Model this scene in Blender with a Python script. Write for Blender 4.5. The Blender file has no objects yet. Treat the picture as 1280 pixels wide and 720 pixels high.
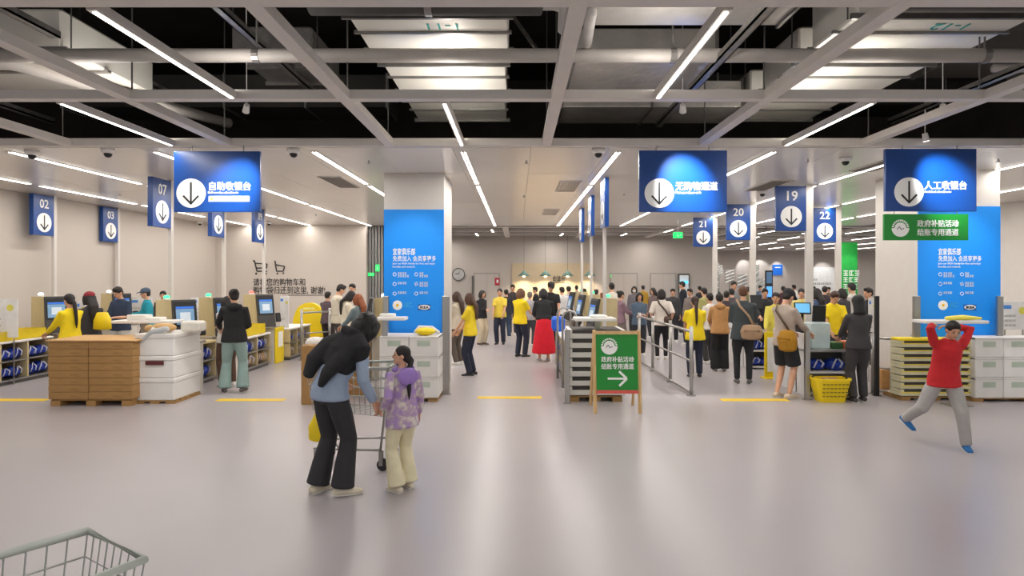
import bpy, math, random
from mathutils import Vector, Matrix, noise
random.seed(7)
R = math.radians
# ------------------------------------------------------------------ camera, world, lights, exposure
SC = bpy.context.scene
COL = SC.collection
F, VX, VY, HC = 780.0, 646.0, 345.0, 1.9          # focal (px), vanishing point, eye height
cd = bpy.data.cameras.new('camera'); cam = bpy.data.objects.new('camera', cd); COL.objects.link(cam)
cd.sensor_width = 36; cd.lens = F/1280*36; cd.shift_x = -6/1280; cd.shift_y = -15/1280
cam.location = (0, 0, HC); cam.rotation_euler = (R(90), 0, 0); cd.clip_end = 200; cd.clip_start = .05
SC.camera = cam
W = bpy.data.worlds.new('world'); SC.world = W; W.use_nodes = True
W.node_tree.nodes['Background'].inputs[0].default_value = (1, .97, .94, 1)
W.node_tree.nodes['Background'].inputs[1].default_value = .55
SC.view_settings.view_transform = 'Standard'; SC.view_settings.look = 'None'
SC.view_settings.exposure = .32; SC.view_settings.gamma = 1.0
CZ = 3.57                                          # ceiling height
LX = [-8.8, -6.8, -4.85, -2.72, -.72, 1.36, 3.45, 5.5, 7.55, 9.6]   # rows of lamps

def area(name, loc, sx, sy, power, col=(1, .95, .89)):
    l = bpy.data.lights.new(name, 'AREA'); l.shape = 'RECTANGLE'; l.size = sx; l.size_y = sy; l.energy = power; l.color = col
    o = bpy.data.objects.new(name, l); o.location = loc; COL.objects.link(o); return o
def spot(name, loc, to, power, deg, col=(1, 1, 1), blend=.6, rad=.03):
    l = bpy.data.lights.new(name, 'SPOT'); l.energy = power; l.spot_size = R(deg); l.spot_blend = blend; l.color = col; l.shadow_soft_size = rad
    o = bpy.data.objects.new(name, l); o.location = loc; COL.objects.link(o)
    o.rotation_euler = (Vector(to)-Vector(loc)).to_track_quat('-Z', 'Y').to_euler(); return o
for x in LX:                                       # the strips of the white ceiling
    area('strip_lamp', (x, 14.4, CZ-.03), .03, 12.0, 84)
for x in (-8.5, -4.4, -.7, 3.43, 7.5, 11.5):       # the strips over the entrance hall (some behind the camera)
    area('hall_lamp', (x, 7.0, CZ-.03), .05, 1.9, 18)
for x in (-10.8, -6.7, -2.66, 1.32, 5.4, 9.5):
    area('hall_lamp', (x, 4.88, CZ-.03), .05, 1.9, 18)
for x in (-8.8, -4.4, -.7, 3.43, 7.5):
    area('hall_lamp', (x, -1.5, CZ-.05), .09, 8.0, 60)
for x in (-3, 1.4, 5.5):
    area('back_lamp', (x, 24, CZ-.1), .1, 5.0, 60)
for x, y in ((12, 25), (18, 25), (24, 25), (12, 36), (18, 36), (24, 36)):
    area('back_hall_lamp', (x, y, CZ-.1), .2, 9.0, 175)

# ------------------------------------------------------------------ materials
def lin(h):
    if isinstance(h, str):
        h = h.lstrip('#'); h = [int(h[i:i+2], 16)/255 for i in (0, 2, 4)]
    return tuple(c/12.92 if c <= .04045 else ((c+.055)/1.055)**2.4 for c in h)+(1,)
MC = {}
def mat(col, rough=.55, metal=0, var=.08, scale=6, bump=0, emit=0, stretch=None, alpha=1, coat=0, kind='noise', bscale=None):
    key = (col, rough, metal, var, scale, bump, emit, stretch, alpha, coat, kind, bscale)
    if key in MC: return MC[key]
    m = bpy.data.materials.new('m_'+str(col).strip('#')); m.use_nodes = True
    nt = m.node_tree; n = nt.nodes; b = n['Principled BSDF']; L = nt.links.new
    c = lin(col); b.inputs['Roughness'].default_value = rough; b.inputs['Metallic'].default_value = metal
    if coat: b.inputs['Coat Weight'].default_value = coat; b.inputs['Coat Roughness'].default_value = .12
    if alpha < 1: b.inputs['Alpha'].default_value = alpha
    tc = n.new('ShaderNodeTexCoord'); mp = n.new('ShaderNodeMapping'); L(tc.outputs['Object'], mp.inputs[0])
    if stretch: mp.inputs['Scale'].default_value = stretch
    if kind == 'wave':
        t = n.new('ShaderNodeTexWave'); t.inputs['Scale'].default_value = scale; t.inputs['Distortion'].default_value = 6; t.inputs['Detail'].default_value = 3
    elif kind == 'camo':
        t = n.new('ShaderNodeTexNoise'); t.inputs['Scale'].default_value = scale; t.inputs['Detail'].default_value = 2
    else:
        t = n.new('ShaderNodeTexNoise'); t.inputs['Scale'].default_value = scale; t.inputs['Detail'].default_value = 4
    L(mp.outputs[0], t.inputs['Vector'])
    r = n.new('ShaderNodeValToRGB'); e = r.color_ramp.elements
    e[0].position, e[1].position = .3, .7
    e[0].color = tuple(v*(1-var) for v in c[:3])+(1,); e[1].color = tuple(min(1, v*(1+var)) for v in c[:3])+(1,)
    if kind == 'camo':
        e[0].color = lin('#a98cc4'); e[0].position = .40; e[1].color = lin('#d8cfc8'); e[1].position = .60
        x = r.color_ramp.elements.new(.5); x.color = lin('#b79fb6')
    L(t.outputs[0], r.inputs[0]); L(r.outputs[0], b.inputs['Base Color'])
    if emit:
        b.inputs['Emission Color'].default_value = c; b.inputs['Emission Strength'].default_value = emit
    if bump:
        bn = n.new('ShaderNodeBump'); bn.inputs['Strength'].default_value = bump; bn.inputs['Distance'].default_value = .02
        t2 = n.new('ShaderNodeTexNoise'); t2.inputs['Scale'].default_value = bscale or scale*2; L(mp.outputs[0], t2.inputs['Vector'])
        L(t2.outputs[0], bn.inputs['Height']); L(bn.outputs[0], b.inputs['Normal'])
    MC[key] = m; return m
WHITE = mat('#e9e6e2', .45, var=.03); STEEL = mat('#a8a6a3', .3, .85, var=.06, stretch=(1, 1, .1), scale=30)
DSTEEL = mat('#6f6d6b', .4, .8); GALV = mat('#8f8c88', .38, .7, var=.15, scale=9)
PLY = mat('#cdbb8e', .55, var=.06, scale=5, stretch=(6, 6, 1)); PINE = mat('#d3b07c', .5, var=.1, scale=4, stretch=(8, 8, 1))
CARD = mat('#a9814f', .8, var=.07, scale=9, bump=.1); CART = mat('#dbd8d4', .6, var=.03, scale=5)
BLACK = mat('#17171a', .5, var=.1); GREYP = mat('#5a5856', .5)
YEL = mat('#f2d414', .45, var=.03); BLUEBAG = mat('#1439a8', .4, var=.25, scale=7, bump=.5, bscale=14)
SIGNB = mat('#0b428c', .3, var=.02); POSTB = mat('#0a90f4', .5, var=.01); WPRINT = mat('#f4f4f2', .5, var=.01); SIGNG = mat('#128a2e', .45, var=.02)
INK = mat('#232325', .5, var=.02); EMW = mat('#fff8ee', .5, emit=9.0)
PALLET = mat('#9d7a4a', .8, var=.15, scale=6, stretch=(1, 6, 6))

# ------------------------------------------------------------------ mesh helper
class MB:
    def __init__(s): s.v = []; s.f = []
    def add(s, vs, fs):
        k = len(s.v); s.v += [tuple(p) for p in vs]; s.f += [tuple(i+k for i in f) for f in fs]; return s
    def box(s, x0, x1, y0, y1, z0, z1, b=0, M=None):
        if x0 > x1: x0, x1 = x1, x0
        if y0 > y1: y0, y1 = y1, y0
        if b:
            b = min(b, (x1-x0)*.45, (y1-y0)*.45, (z1-z0)*.45)
            vs = []; rings = []
            for z, i in ((z0, b), (z0+b, 0), (z1-b, 0), (z1, b)):
                r = [(x0+i+b*.0, y0+b+i*.0, z)] if 0 else []
                q = b if i == 0 else b*1.3
                xs0, xs1, ys0, ys1 = x0+(i*.6), x1-(i*.6), y0+(i*.6), y1-(i*.6)
                r = [(xs0+q, ys0, z), (xs1-q, ys0, z), (xs1, ys0+q, z), (xs1, ys1-q, z), (xs1-q, ys1, z), (xs0+q, ys1, z), (xs0, ys1-q, z), (xs0, ys0+q, z)]
                rings.append(r)
            vs = [p for r in rings for p in r]; fs = [tuple(range(7, -1, -1)), tuple(range(24, 32))]
            for k in range(3):
                for j in range(8):
                    fs.append((k*8+j, k*8+(j+1) % 8, (k+1)*8+(j+1) % 8, (k+1)*8+j))
        else:
            vs = [(x, y, z) for z in (z0, z1) for x, y in ((x0, y0), (x1, y0), (x1, y1), (x0, y1))]
            fs = [(3, 2, 1, 0), (4, 5, 6, 7), (0, 1, 5, 4), (1, 2, 6, 5), (2, 3, 7, 6), (3, 0, 4, 7)]
        if M is not None: vs = [M @ Vector(p) for p in vs]
        return s.add(vs, fs)
    def tube(s, pts, rr, seg=8, side=None, cap=0):
        """closed tube along pts; rr radius or list of radius / (a,b); side = vector of the a axis; cap = rounded ends"""
        pts = [Vector(p) for p in pts]
        if not isinstance(rr, (list,)): rr = [rr]*len(pts)
        rr = [(r, r) if not isinstance(r, tuple) else r for r in rr]
        if cap:
            t0 = (pts[0]-pts[1]).normalized(); t1 = (pts[-1]-pts[-2]).normalized()
            def ends(p, r, t):
                m = min(r)*cap
                return [(p+t*m*math.sin(a), (r[0]*math.cos(a), r[1]*math.cos(a))) for a in (R(35), R(65), R(85))]
            e0 = ends(pts[0], rr[0], t0)[::-1]; e1 = ends(pts[-1], rr[-1], t1)
            dirs = [-t0]*3; pts2 = [e[0] for e in e0]+pts+[e[0] for e in e1]; rr = [e[1] for e in e0]+rr+[e[1] for e in e1]; pts = pts2
        n = len(pts); vs = []; prev = None
        for i in range(n):
            t = (pts[min(i+1, n-1)]-pts[max(i-1, 0)])
            if t.length < 1e-9: t = Vector((0, 0, 1))
            t.normalize()
            if side is not None: u = Vector(side)
            elif prev is not None: u = prev
            else: u = Vector((1, 0, 0)) if abs(t.x) < .8 else Vector((0, 1, 0))
            u = (u-t*u.dot(t))
            if u.length < 1e-4: u = t.orthogonal()
            u.normalize(); w = t.cross(u); prev = u
            a, b = rr[i]
            for k in range(seg):
                g = 2*math.pi*k/seg; vs.append(pts[i]+u*a*math.cos(g)+w*b*math.sin(g))
        fs = [tuple(range(seg-1, -1, -1)), tuple(range((n-1)*seg, n*seg))]
        for i in range(n-1):
            for k in range(seg):
                fs.append((i*seg+k, i*seg+(k+1) % seg, (i+1)*seg+(k+1) % seg, (i+1)*seg+k))
        return s.add(vs, fs)
    def ell(s, c, r, M=None, seg=12, rings=8):
        c = Vector(c); vs = []
        for i in range(1, rings):
            th = math.pi*i/rings
            for k in range(seg):
                g = 2*math.pi*k/seg
                p = Vector((r[0]*math.sin(th)*math.cos(g), r[1]*math.sin(th)*math.sin(g), -r[2]*math.cos(th)))
                vs.append(p)
        vs.append(Vector((0, 0, -r[2]))); vs.append(Vector((0, 0, r[2]))); nb = len(vs)-2; nt_ = nb+1
        if M is not None: vs = [M @ p for p in vs]
        vs = [c+p for p in vs]; fs = []
        for i in range(rings-2):
            for k in range(seg):
                fs.append((i*seg+k, i*seg+(k+1) % seg, (i+1)*seg+(k+1) % seg, (i+1)*seg+k))
        for k in range(seg):
            fs.append((nb, (k+1) % seg, k)); o = (rings-2)*seg; fs.append((nt_, o+k, o+(k+1) % seg))
        return s.add(vs, fs)
    def prism(s, pts, axis, a0, a1):
        """pts 2D outline; axis 'y': (x,z) extruded y a0..a1; 'x': (y,z); 'z': (x,y)"""
        def P(p, a): return {'y': (p[0], a, p[1]), 'x': (a, p[0], p[1]), 'z': (p[0], p[1], a)}[axis]
        n = len(pts); vs = [P(p, a0) for p in pts]+[P(p, a1) for p in pts]
        fs = [tuple(range(n)), tuple(range(2*n-1, n-1, -1))]+[(i, i+n, (i+1) % n+n, (i+1) % n) for i in range(n)]
        return s.add(vs, fs)
    def mesh(s, name, m, smooth=False):
        me = bpy.data.meshes.new(name); me.from_pydata(s.v, [], s.f)
        if m: me.materials.append(m)
        me.update()
        if smooth: me.polygons.foreach_set('use_smooth', [True]*len(me.polygons))
        return me
    def build(s, name, m, parent=None, smooth=False, loc=None, rz=0):
        return obj(name, s.mesh(name, m, smooth), parent, loc, rz)
def obj(name, me, parent=None, loc=None, rz=0):
    o = bpy.data.objects.new(name, me); COL.objects.link(o)
    if parent is not None: o.parent = parent
    if loc is not None: o.location = loc
    if rz: o.rotation_euler = (0, 0, rz)
    return o
def tag(o, label=None, cat=None, group=None, kind=None):
    if label: o['label'] = label
    if cat: o['category'] = cat
    if group: o['group'] = group
    if kind: o['kind'] = kind
    return o
def thing(name, label, cat, loc=(0, 0, 0), rz=0, group=None, kind=None):
    return tag(obj(name, None, None, loc, rz), label, cat, group, kind)
def dup(root, loc, rz=None, label=None, group=None):
    r = root.copy(); COL.objects.link(r); r.location = loc
    if rz is not None: r.rotation_euler = (0, 0, rz)
    if label: r['label'] = label
    if group: r['group'] = group
    for ch in list(root.children):
        c = ch.copy(); COL.objects.link(c); c.parent = r
        for g in list(ch.children):
            d = g.copy(); COL.objects.link(d); d.parent = c
    return r
def X(px, Y): return (px-VX)/F*Y
def Z(py, Y): return HC-(py-VY)/F*Y
def fy(py): return HC*F/(py-VY)
def box(x0, x1, y0, y1, z0, z1, b=0): return MB().box(x0, x1, y0, y1, z0, z1, b)
TEXTS = []
def text(s, loc, h, m, parent=None, rot=(R(90), 0, 0), bold=.0, name='lettering', align='LEFT', ext=.004, wid=None):
    c = bpy.data.curves.new(name, 'FONT'); c.body = s; c.size = h; c.extrude = ext; c.offset = bold; c.align_x = align; c.resolution_u = 2
    c.materials.append(m); o = obj(name, c, parent, loc); o.rotation_euler = rot
    if wid: TEXTS.append((o, wid))
    else: TEXTS.append((o, None))
    return o
ORD = ['first', 'second', 'third', 'fourth', 'fifth', 'sixth', 'seventh', 'eighth', 'ninth', 'tenth', 'eleventh', 'twelfth']
def struct(name, mb, m, label=None):
    o = mb.build(name, m); o['kind'] = 'structure'
    if label: o['label'] = label
    return o

# ------------------------------------------------------------------ the setting
def floor_mat():
    m = bpy.data.materials.new('floor_epoxy'); m.use_nodes = True; nt = m.node_tree; n = nt.nodes; L = nt.links.new; b = n['Principled BSDF']
    tc = n.new('ShaderNodeTexCoord'); t = n.new('ShaderNodeTexNoise'); t.inputs['Scale'].default_value = .35; t.inputs['Detail'].default_value = 3
    L(tc.outputs['Object'], t.inputs['Vector']); r = n.new('ShaderNodeValToRGB'); e = r.color_ramp.elements
    e[0].position = .3; e[1].position = .7; e[0].color = lin('#a8a2a6'); e[1].color = lin('#b4adae'); L(t.outputs[0], r.inputs[0])
    sp = n.new('ShaderNodeTexNoise'); sp.inputs['Scale'].default_value = 160; L(tc.outputs['Object'], sp.inputs['Vector'])
    mx = n.new('ShaderNodeMixRGB'); mx.blend_type = 'MULTIPLY'; mx.inputs[0].default_value = .06; L(r.outputs[0], mx.inputs[1]); L(sp.outputs[0], mx.inputs[2])
    L(mx.outputs[0], b.inputs['Base Color']); b.inputs['Roughness'].default_value = .24
    mr = n.new('ShaderNodeMapRange'); mr.inputs[3].default_value = .25; mr.inputs[4].default_value = .36; L(t.outputs[0], mr.inputs[0]); L(mr.outputs[0], b.inputs['Roughness'])
    bn = n.new('ShaderNodeBump'); bn.inputs['Strength'].default_value = .02; t3 = n.new('ShaderNodeTexNoise'); t3.inputs['Scale'].default_value = 3
    L(tc.outputs['Object'], t3.inputs['Vector']); L(t3.outputs[0], bn.inputs['Height']); L(bn.outputs[0], b.inputs['Normal'])
    return m
WALL = mat('#c6bdb4', .7, var=.015, scale=.6); WALLF = mat('#c4bbb3', .7, var=.015, scale=.6); DARK = mat('#3a332e', .9, var=.3, scale=1.2)
CEILM = mat('#dcd7d0', .22, var=.015, scale=.8); GRID = mat('#dcd6d0', .5, var=.03); WHW = mat('#d5d0ca', .6, var=.02)
struct('floor', box(-16, 32, -8, 44, -.1, 0), floor_mat())
struct('wall_left', box(-10.1, -9.9, 8.1, 20.7, 0, CZ), WALL)
struct('baseboard_left', box(-9.9, -9.88, 8.1, 20.5, 0, .12), GREYP)
struct('wall_back_left', box(-9.9, -4.95, 20.5, 20.7, 0, CZ), WALL)
struct('wall_far', box(-16, 8.4, 27, 27.2, 0, 4.6), WALLF)
struct('wall_far_return', box(8.4, 8.6, 27.0, 43, 0, 4.6), WALLF)
struct('wall_hall_back', box(8.6, 32, 43, 43.2, 0, 4.6), WALLF)
struct('wall_right', box(11.2, 11.4, 8.1, 17.5, 0, CZ), WHW)
struct('wall_hall_right', box(31.8, 32, 17.5, 43, 0, 4.6), WALLF)
struct('baseboard_far', box(-4.5, 8.4, 26.97, 27, 0, .12), GREYP)
struct('wall_void_back', box(-16, 32, 15.0, 15.2, CZ+.14, 6.6), DARK)
struct('wall_void_left', box(-16.2, -16, -8, 15, 0, 6.6), DARK)
struct('wall_void_right', box(18, 18.2, -8, 15, CZ+.2, 6.6), DARK)
struct('ceiling_slab', box(-16, 32, -8, 27, 6.6, 6.8), DARK)
struct('ceiling_slab_back', box(-16, 32, 21.2, 43.2, 4.6, 4.7), mat('#57524e', .9))
# grey ribbed partition behind the left part
pt = MB(); 
for k in range(14): pt.box(-4.95+k*.1, -4.88+k*.1, 20.9, 21.0, 0, CZ)
pt.box(-4.95, -3.5, 21.0, 21.05, 0, CZ)
struct('wall_ribbed', pt, mat('#8b8a8a', .6))
# white panel ceiling
ceil = struct('ceiling', box(-10.1, 11.4, 8.1, 21.1, CZ+.035, CZ+.12), mat('#d8d2ca', .6))
pan = box(-.513, .513, -1.0385, 1.0385, 0, .035).mesh('ceiling_panel', CEILM)
for i in range(21):
    for j in range(6):
        o = obj('ceiling_panel', pan, ceil, (-9.6+i*1.03, 8.1+1.04+j*2.08+.02, CZ+random.uniform(0, .002)))
# ---- grid of suspended beams
def grid(name, label, xs, ys, x0, x1, y0, y1, w=.115, h=.085, z=CZ, mm=GRID):
    g = thing(name, label, 'ceiling grid')
    for y in ys: box(x0, x1, y-w/2, y+w/2, z, z+h).build('beam', mm, g)
    for x in xs:
        box(x-w/2, x+w/2, y0, y1, z-.004, z+h-.006).build('beam', mm, g)
    return g
GX = [-13.9, -11.9, -9.85, -7.8, -5.75, -3.7, -1.63, .38, 2.38, 4.45, 6.5, 8.55, 10.6, 12.6, 14.7]
GY = [8.04, 5.93, 3.82, 1.7, -.4, -2.5, -4.6]
g = grid('ceiling_grid', 'pale grey suspended grid of wide beams under the dark open ceiling of the front hall', GX, GY, -15.9, 17.9, -7.5, 8.0)
rod = MB()
for x in GX[4:12]:
    for y in (3.9, 6.0, 7.9): rod.tube([(x, y, CZ+.08), (x, y, 6.5)], .008, 5)
tag(rod.build('hanger_rod', DSTEEL, g), kind='stuff')
grid('ceiling_grid', 'grey beam grid of the lower ceiling strip beyond the white panels, centre', [-3.5, -.4, 2.6, 5.6, 8.3], [21.6, 23.6, 25.6], -6, 8.6, 21.2, 27, .2, .1)
grid('ceiling_grid', 'grey beam grid over the distant hall at the right', [9.5, 12.5, 15.5, 18.5, 21.5, 24.5, 27.5, 30], [21.6+2.1*k for k in range(10)], 8.7, 31.8, 21.2, 43, .2, .1)
# steel channels above the grid
for k, (x, z) in enumerate(((-4.65, 4.3), (-6.4, 4.0), (-2.7, 4.3), (1.95, 3.95), (5.15, 4.0), (7.2, 4.1))):
    m = MB().box(x-.04, x+.04, 2.0, 8.6, z, z+.02).box(x-.04, x-.03, 2.0, 8.6, z, z+.07).box(x+.03, x+.04, 2.0, 8.6, z, z+.07)
    tag(m.build('steel_channel', GALV), 'galvanised steel channel running away above the ceiling grid, %s from the left' % ORD[k], 'channel', 'steel channels above the grid')
# pipes
def pipe(label, pts, r, m, extra=()):
    t = thing('ceiling_pipe', label, 'pipe')
    MB().tube(pts, r, 14, cap=.3).build('pipe_body', m, t, True)
    for x in extra:
        p = Vector(pts[0]); q = Vector(pts[-1]); d = (q-p).normalized(); c = p+d*x
        MB().tube([c-d*.03, c+d*.03], r*1.12, 14).build('clamp', GALV, t)
        MB().tube([c+Vector((0, 0, r)), c+Vector((0, 0, 6.5-c.z))], .01, 6).build('rod', GALV, t)
PG = mat('#b5afa9', .5, var=.05); PD = mat('#454341', .8, var=.1, bump=.3)
pipe('long grey pipe crossing the whole open ceiling from side to side', [(-12, 6.0, 4.02), (14, 6.0, 4.02)], .066, PG, (6, 9.5, 13.5, 16.5, 20))
pipe('thick dark insulated pipe above the centre of the open ceiling', [(-1.75, 5.3, 4.2), (.2, 5.3, 4.2)], .085, PD, (1.0,))
pipe('thick dark insulated pipe above the right ceiling units', [(3.2, 5.2, 4.2), (8, 5.2, 4.2)], .085, PD, (1.5,))
pipe('grey pipe with elbow running away at the far left of the open ceiling', [(-6.2, 5.4, 4.1), (-5.2, 6.5, 4.1), (-4.15, 9, 4.1)], .07, PG)
pipe('short light grey pipe with elbow left of the middle beam', [(.0, 5.35, 4.25), (.32, 5.35, 4.25), (.42, 5.35, 4.2), (.42, 5.35, 4.0)], .07, mat('#bab5b0', .4))
pipe('pale grey pipe just right of the middle beam', [(.62, 5.2, 4.1), (.66, 5.9, 4.1)], .05, mat('#bab5b0', .4))
pipe('thin pipe along the right void above the silver duct', [(5.5, 7.2, 4.3), (12, 7.2, 4.3)], .05, PG)
# air units and ducts
FOIL = mat('#d3cfc8', .3, .5, var=.14, scale=3, bump=.5, bscale=9); FOILP = mat('#e6e2d8', .4, .2, var=.06, scale=2, bump=.15)
def unit(label, x0, x1, y0, y1, z0, z1, m=FOILP, txt=None):
    t = thing('ceiling_air_unit', label, 'air unit')
    box(x0, x1, y0, y1, z0, z1, .02).build('casing', m, t)
    box(x0-.03, x1+.03, y0+.42*(y1-y0), y0+.46*(y1-y0), z0-.02, z0+.01).build('flange', GALV, t)
    box(x0-.05, x1+.05, y1-.03, y1, z0-.03, z0+.02).build('flange', GALV, t)
    box(x0-.05, x1+.05, y0, y0+.03, z0-.03, z0+.02).build('flange', GALV, t)
    for x in (x0-.03, x1+.03):
        MB().tube([(x, y0+.1, z0), (x, y0+.1, 6.5)], .008, 5).build('hanger', DSTEEL, t)
    if txt: text(txt, (x1-.42, y0+.18, z0-.004), .2, mat('#1aa39a', .5), t, rot=(R(180), 0, R(180)), name='stencil', ext=.002)
unit('silver foil ceiling unit stencilled 11 in the centre bay, nearest', -1.5, -.08, 5.5, 6.35, 4.2, 4.65, txt='1-11')
unit('silver foil ceiling unit in the centre bay, second from the front', -1.46, -.12, 6.75, 7.75, 4.2, 4.6)
unit('silver foil ceiling unit in the centre bay, farthest', -1.45, -.15, 8.15, 9.2, 4.2, 4.6)
unit('silver foil ceiling unit stencilled 12 in the right bay, nearest', 3.0, 4.6, 5.5, 6.35, 4.2, 4.65, txt='1-12')
unit('silver foil ceiling unit in the right bay, second from the front', 3.05, 4.5, 6.75, 7.75, 4.2, 4.6)
unit('silver foil ceiling unit in the right bay, farthest', 3.05, 4.3, 8.15, 9.2, 4.2, 4.6)
unit('pale panel unit behind the beams at the far left', -7.2, -4.6, 6.3, 7.9, 4.2, 4.6)
unit('small silver unit above the second light strip at the left', -3.2, -2.3, 7.0, 8.1, 4.4, 4.7, GALV)
def duct(label, x0, x1, y0, y1, z0, z1, m):
    t = thing('air_duct', label, 'duct')
    box(x0, x1, y0, y1, z0, z1, .01).build('duct_body', m, t)
    n = max(1, int((x1-x0)/1.1))
    for k in range(n+1):
        x = x0+(x1-x0)*k/n
        if k in (0, n): MB().tube([(x, (y0+y1)/2, z1), (x, (y0+y1)/2, 6.61)], .01, 5).build('hanger', DSTEEL, t)
        box(x-.015, x+.015, y0-.02, y1+.02, z0-.02, z1+.02).build('joint', GALV, t)
duct('smooth pale metal duct right of the middle beam, nearest', .6, 2.45, 5.0, 5.85, 4.25, 4.7, mat('#bdb9b4', .35, .5))
duct('crumpled foil duct right of the middle beam, second', .6, 2.1, 6.55, 7.6, 4.15, 4.5, FOIL)
duct('dull silver duct right of the middle beam, farthest', .6, 3.0, 8.3, 9.2, 4.15, 4.5, FOIL)
duct('dark wide duct across the top left of the open ceiling', -7, -1.9, 6.9, 7.6, 5.3, 5.7, mat('#6b6763', .5, .5))
duct('wide silver duct across the top of the open ceiling', -5, 0, 5.2, 6.0, 5.75, 6.2, mat('#8b8782', .4, .6))
duct('dark duct deep in the void at the far right', 5.2, 9, 7.5, 8.2, 4.5, 5.0, mat('#6b6763', .5, .5))
duct('dark duct deep behind the last beam at the left', -7, -2, 9.6, 10.4, 4.5, 5.0, mat('#3e3b38', .6, .3))
duct('dark duct deep behind the last beam at the right', .8, 7, 10.2, 11, 4.7, 5.2, mat('#3e3b38', .6, .3))
for k, (x, y) in enumerate(((-2.35, 5.1), (-1.95, 5.2), (.25, 7.0), (2.6, 6.0), (5.2, 5.4))):
    m = MB().tube([(x, y, 4.4), (x+.7*(1 if k % 2 else -1), y+.5, 5.6)], .025, 6)
    tag(m.build('brace_bar', GALV), 'slanted galvanised brace in the ceiling void, %s from the left' % ORD[k], 'brace', 'slanted braces in the void')

# ---- light strips
STRIPS = []
def light_strip(x, y0, y1, label, double=True, group='light strips in the ceiling', z=CZ, w=.028, sep=.045):
    t = thing('light_strip', label, 'ceiling light', (x, y0, z), 0, group)
    wd = sep+w if double else w*1.6
    box(-wd-.012, wd+.012, 0, y1-y0, -.008, .004).build('housing', mat('#cfcac4', .4), t)
    if double:
        for s in (-1, 1): box(s*sep-w/2, s*sep+w/2, .03, y1-y0-.03, -.014, -.008).build('diffuser', EMW, t)
    else: box(-w, w, .03, y1-y0-.03, -.014, -.008).build('diffuser', EMW, t)
    return t
for i, x in enumerate(LX):
    for j in range(4):
        y0 = 8.35+j*3.15
        light_strip(x, y0, y0+2.95, 'double light strip in the white ceiling, %s row from left, %s from front' % (ORD[i], ORD[j]), True, 'light strips in the white ceiling', w=.012, sep=.022)
for k, (x, y0, y1) in enumerate(((-2.66, 3.9, 5.86), (1.32, 3.9, 5.86), (-4.4, 6.0, 7.98), (-.7, 6.0, 7.98), (3.43, 6.0, 7.98))):
    t = light_strip(x, y0, y1, 'bright light strip hung between the beams, %s' % ('front bay, left', 'front bay, right', 'rear bay, left', 'rear bay, centre', 'rear bay, right')[k], False, 'light strips in the beam grid', w=.012)
    box(-.035, .035, 0, y1-y0, .004, .06).build('body', GRID, t)
    box(-.02, .02, .05, y1-y0-.05, .06, .066).build('void_fill_glow', EMW, t)  # glowing top face added to go with the void fill, hidden from below
    area('void_fill_light', (x, (y0+y1)/2, CZ+.075), .04, y1-y0-.1, 13).rotation_euler = (math.pi, 0, 0)  # added upward fill lamp, brightens the ducts and void above the grid
k = 0
for x in (-1.6, -.9, 1.8, 2.7, 4.3, 5.6):
    light_strip(x, 22.4 if k % 2 else 24.4, 23.7 if k % 2 else 25.7, 'short light strip in the beam grid beyond the white ceiling, %s from left' % ORD[k], False, 'light strips beyond the white ceiling', w=.03); k += 1
k = 0
for x in (9.5, 11.2, 12.9, 14.6, 16.3, 18, 20):
    for y in (22.3, 26.5, 31, 36):
        light_strip(x+(.8 if k % 2 else 0), y, y+2.2, 'thin light strip in the distant hall, %s row from left, %s from front' % (ORD[[9.5, 11.2, 12.9, 14.6, 16.3, 18, 20].index(x)], ORD[[22.3, 26.5, 31, 36].index(y)]), False, 'light strips of the distant hall', w=.03); k += 1

# ---- cameras, sprinklers, vents
cam0 = None
CAMS = [(40, 195), (135, 193), (367, 193), (748, 193), (1057, 203), (953, 243), (250, 280), (336, 280)]
for k, (px, py) in enumerate(CAMS):
    Y = (CZ-HC-.07)*F/(VY-py); x = X(px, Y)
    lb = 'white dome camera with dark eye under the ceiling, %s' % ('at the far left edge', 'second from the left', 'right of the self checkout hanging sign', 'left of the middle hanging sign', 'left of the right hanging sign', 'above the lane signs right of centre', 'small, by the back left corner', 'small, above the wall lettering')[k]
    if cam0 is None:
        cam0 = thing('dome_camera', lb, 'camera', (x, Y, CZ), 0, 'ceiling dome cameras')
        MB().tube([(0, 0, 0), (0, 0, -.035), (0, 0, -.06)], [.085, .085, .06], 16).build('mount', WHITE, cam0, True)
        MB().ell((0, 0, -.065), (.05, .05, .05)).build('dome', BLACK, cam0, True)
    else: dup(cam0, (x, Y, CZ), label=lb)
sp0 = None
for k, (px, py) in enumerate([(461, 205), (658, 205), (1010, 203), (1248, 203), (780, 245), (395, 270), (150, 245), (655, 247)]):
    Y = (CZ-HC-.05)*F/(VY-py); x = X(px, Y)
    lb = 'tiny sprinkler head in the white ceiling, %s' % ('above the left blue column', 'between the column and the middle lane signs', 'above the lane 19 sign', 'near the top right edge', 'left of the middle hanging sign', 'left of the blue column, farther back', 'by the left wall', 'in the middle, farther back')[k]
    if sp0 is None:
        sp0 = thing('sprinkler', lb, 'sprinkler', (x, Y, CZ), 0, 'sprinklers in the white ceiling')
        MB().tube([(0, 0, 0), (0, 0, -.04)], .012, 8).build('stem', STEEL, sp0)
        MB().tube([(0, 0, -.04), (0, 0, -.048)], .028, 10).build('deflector', STEEL, sp0)
    else: dup(sp0, (x, Y, CZ), label=lb)
v0 = None
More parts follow.
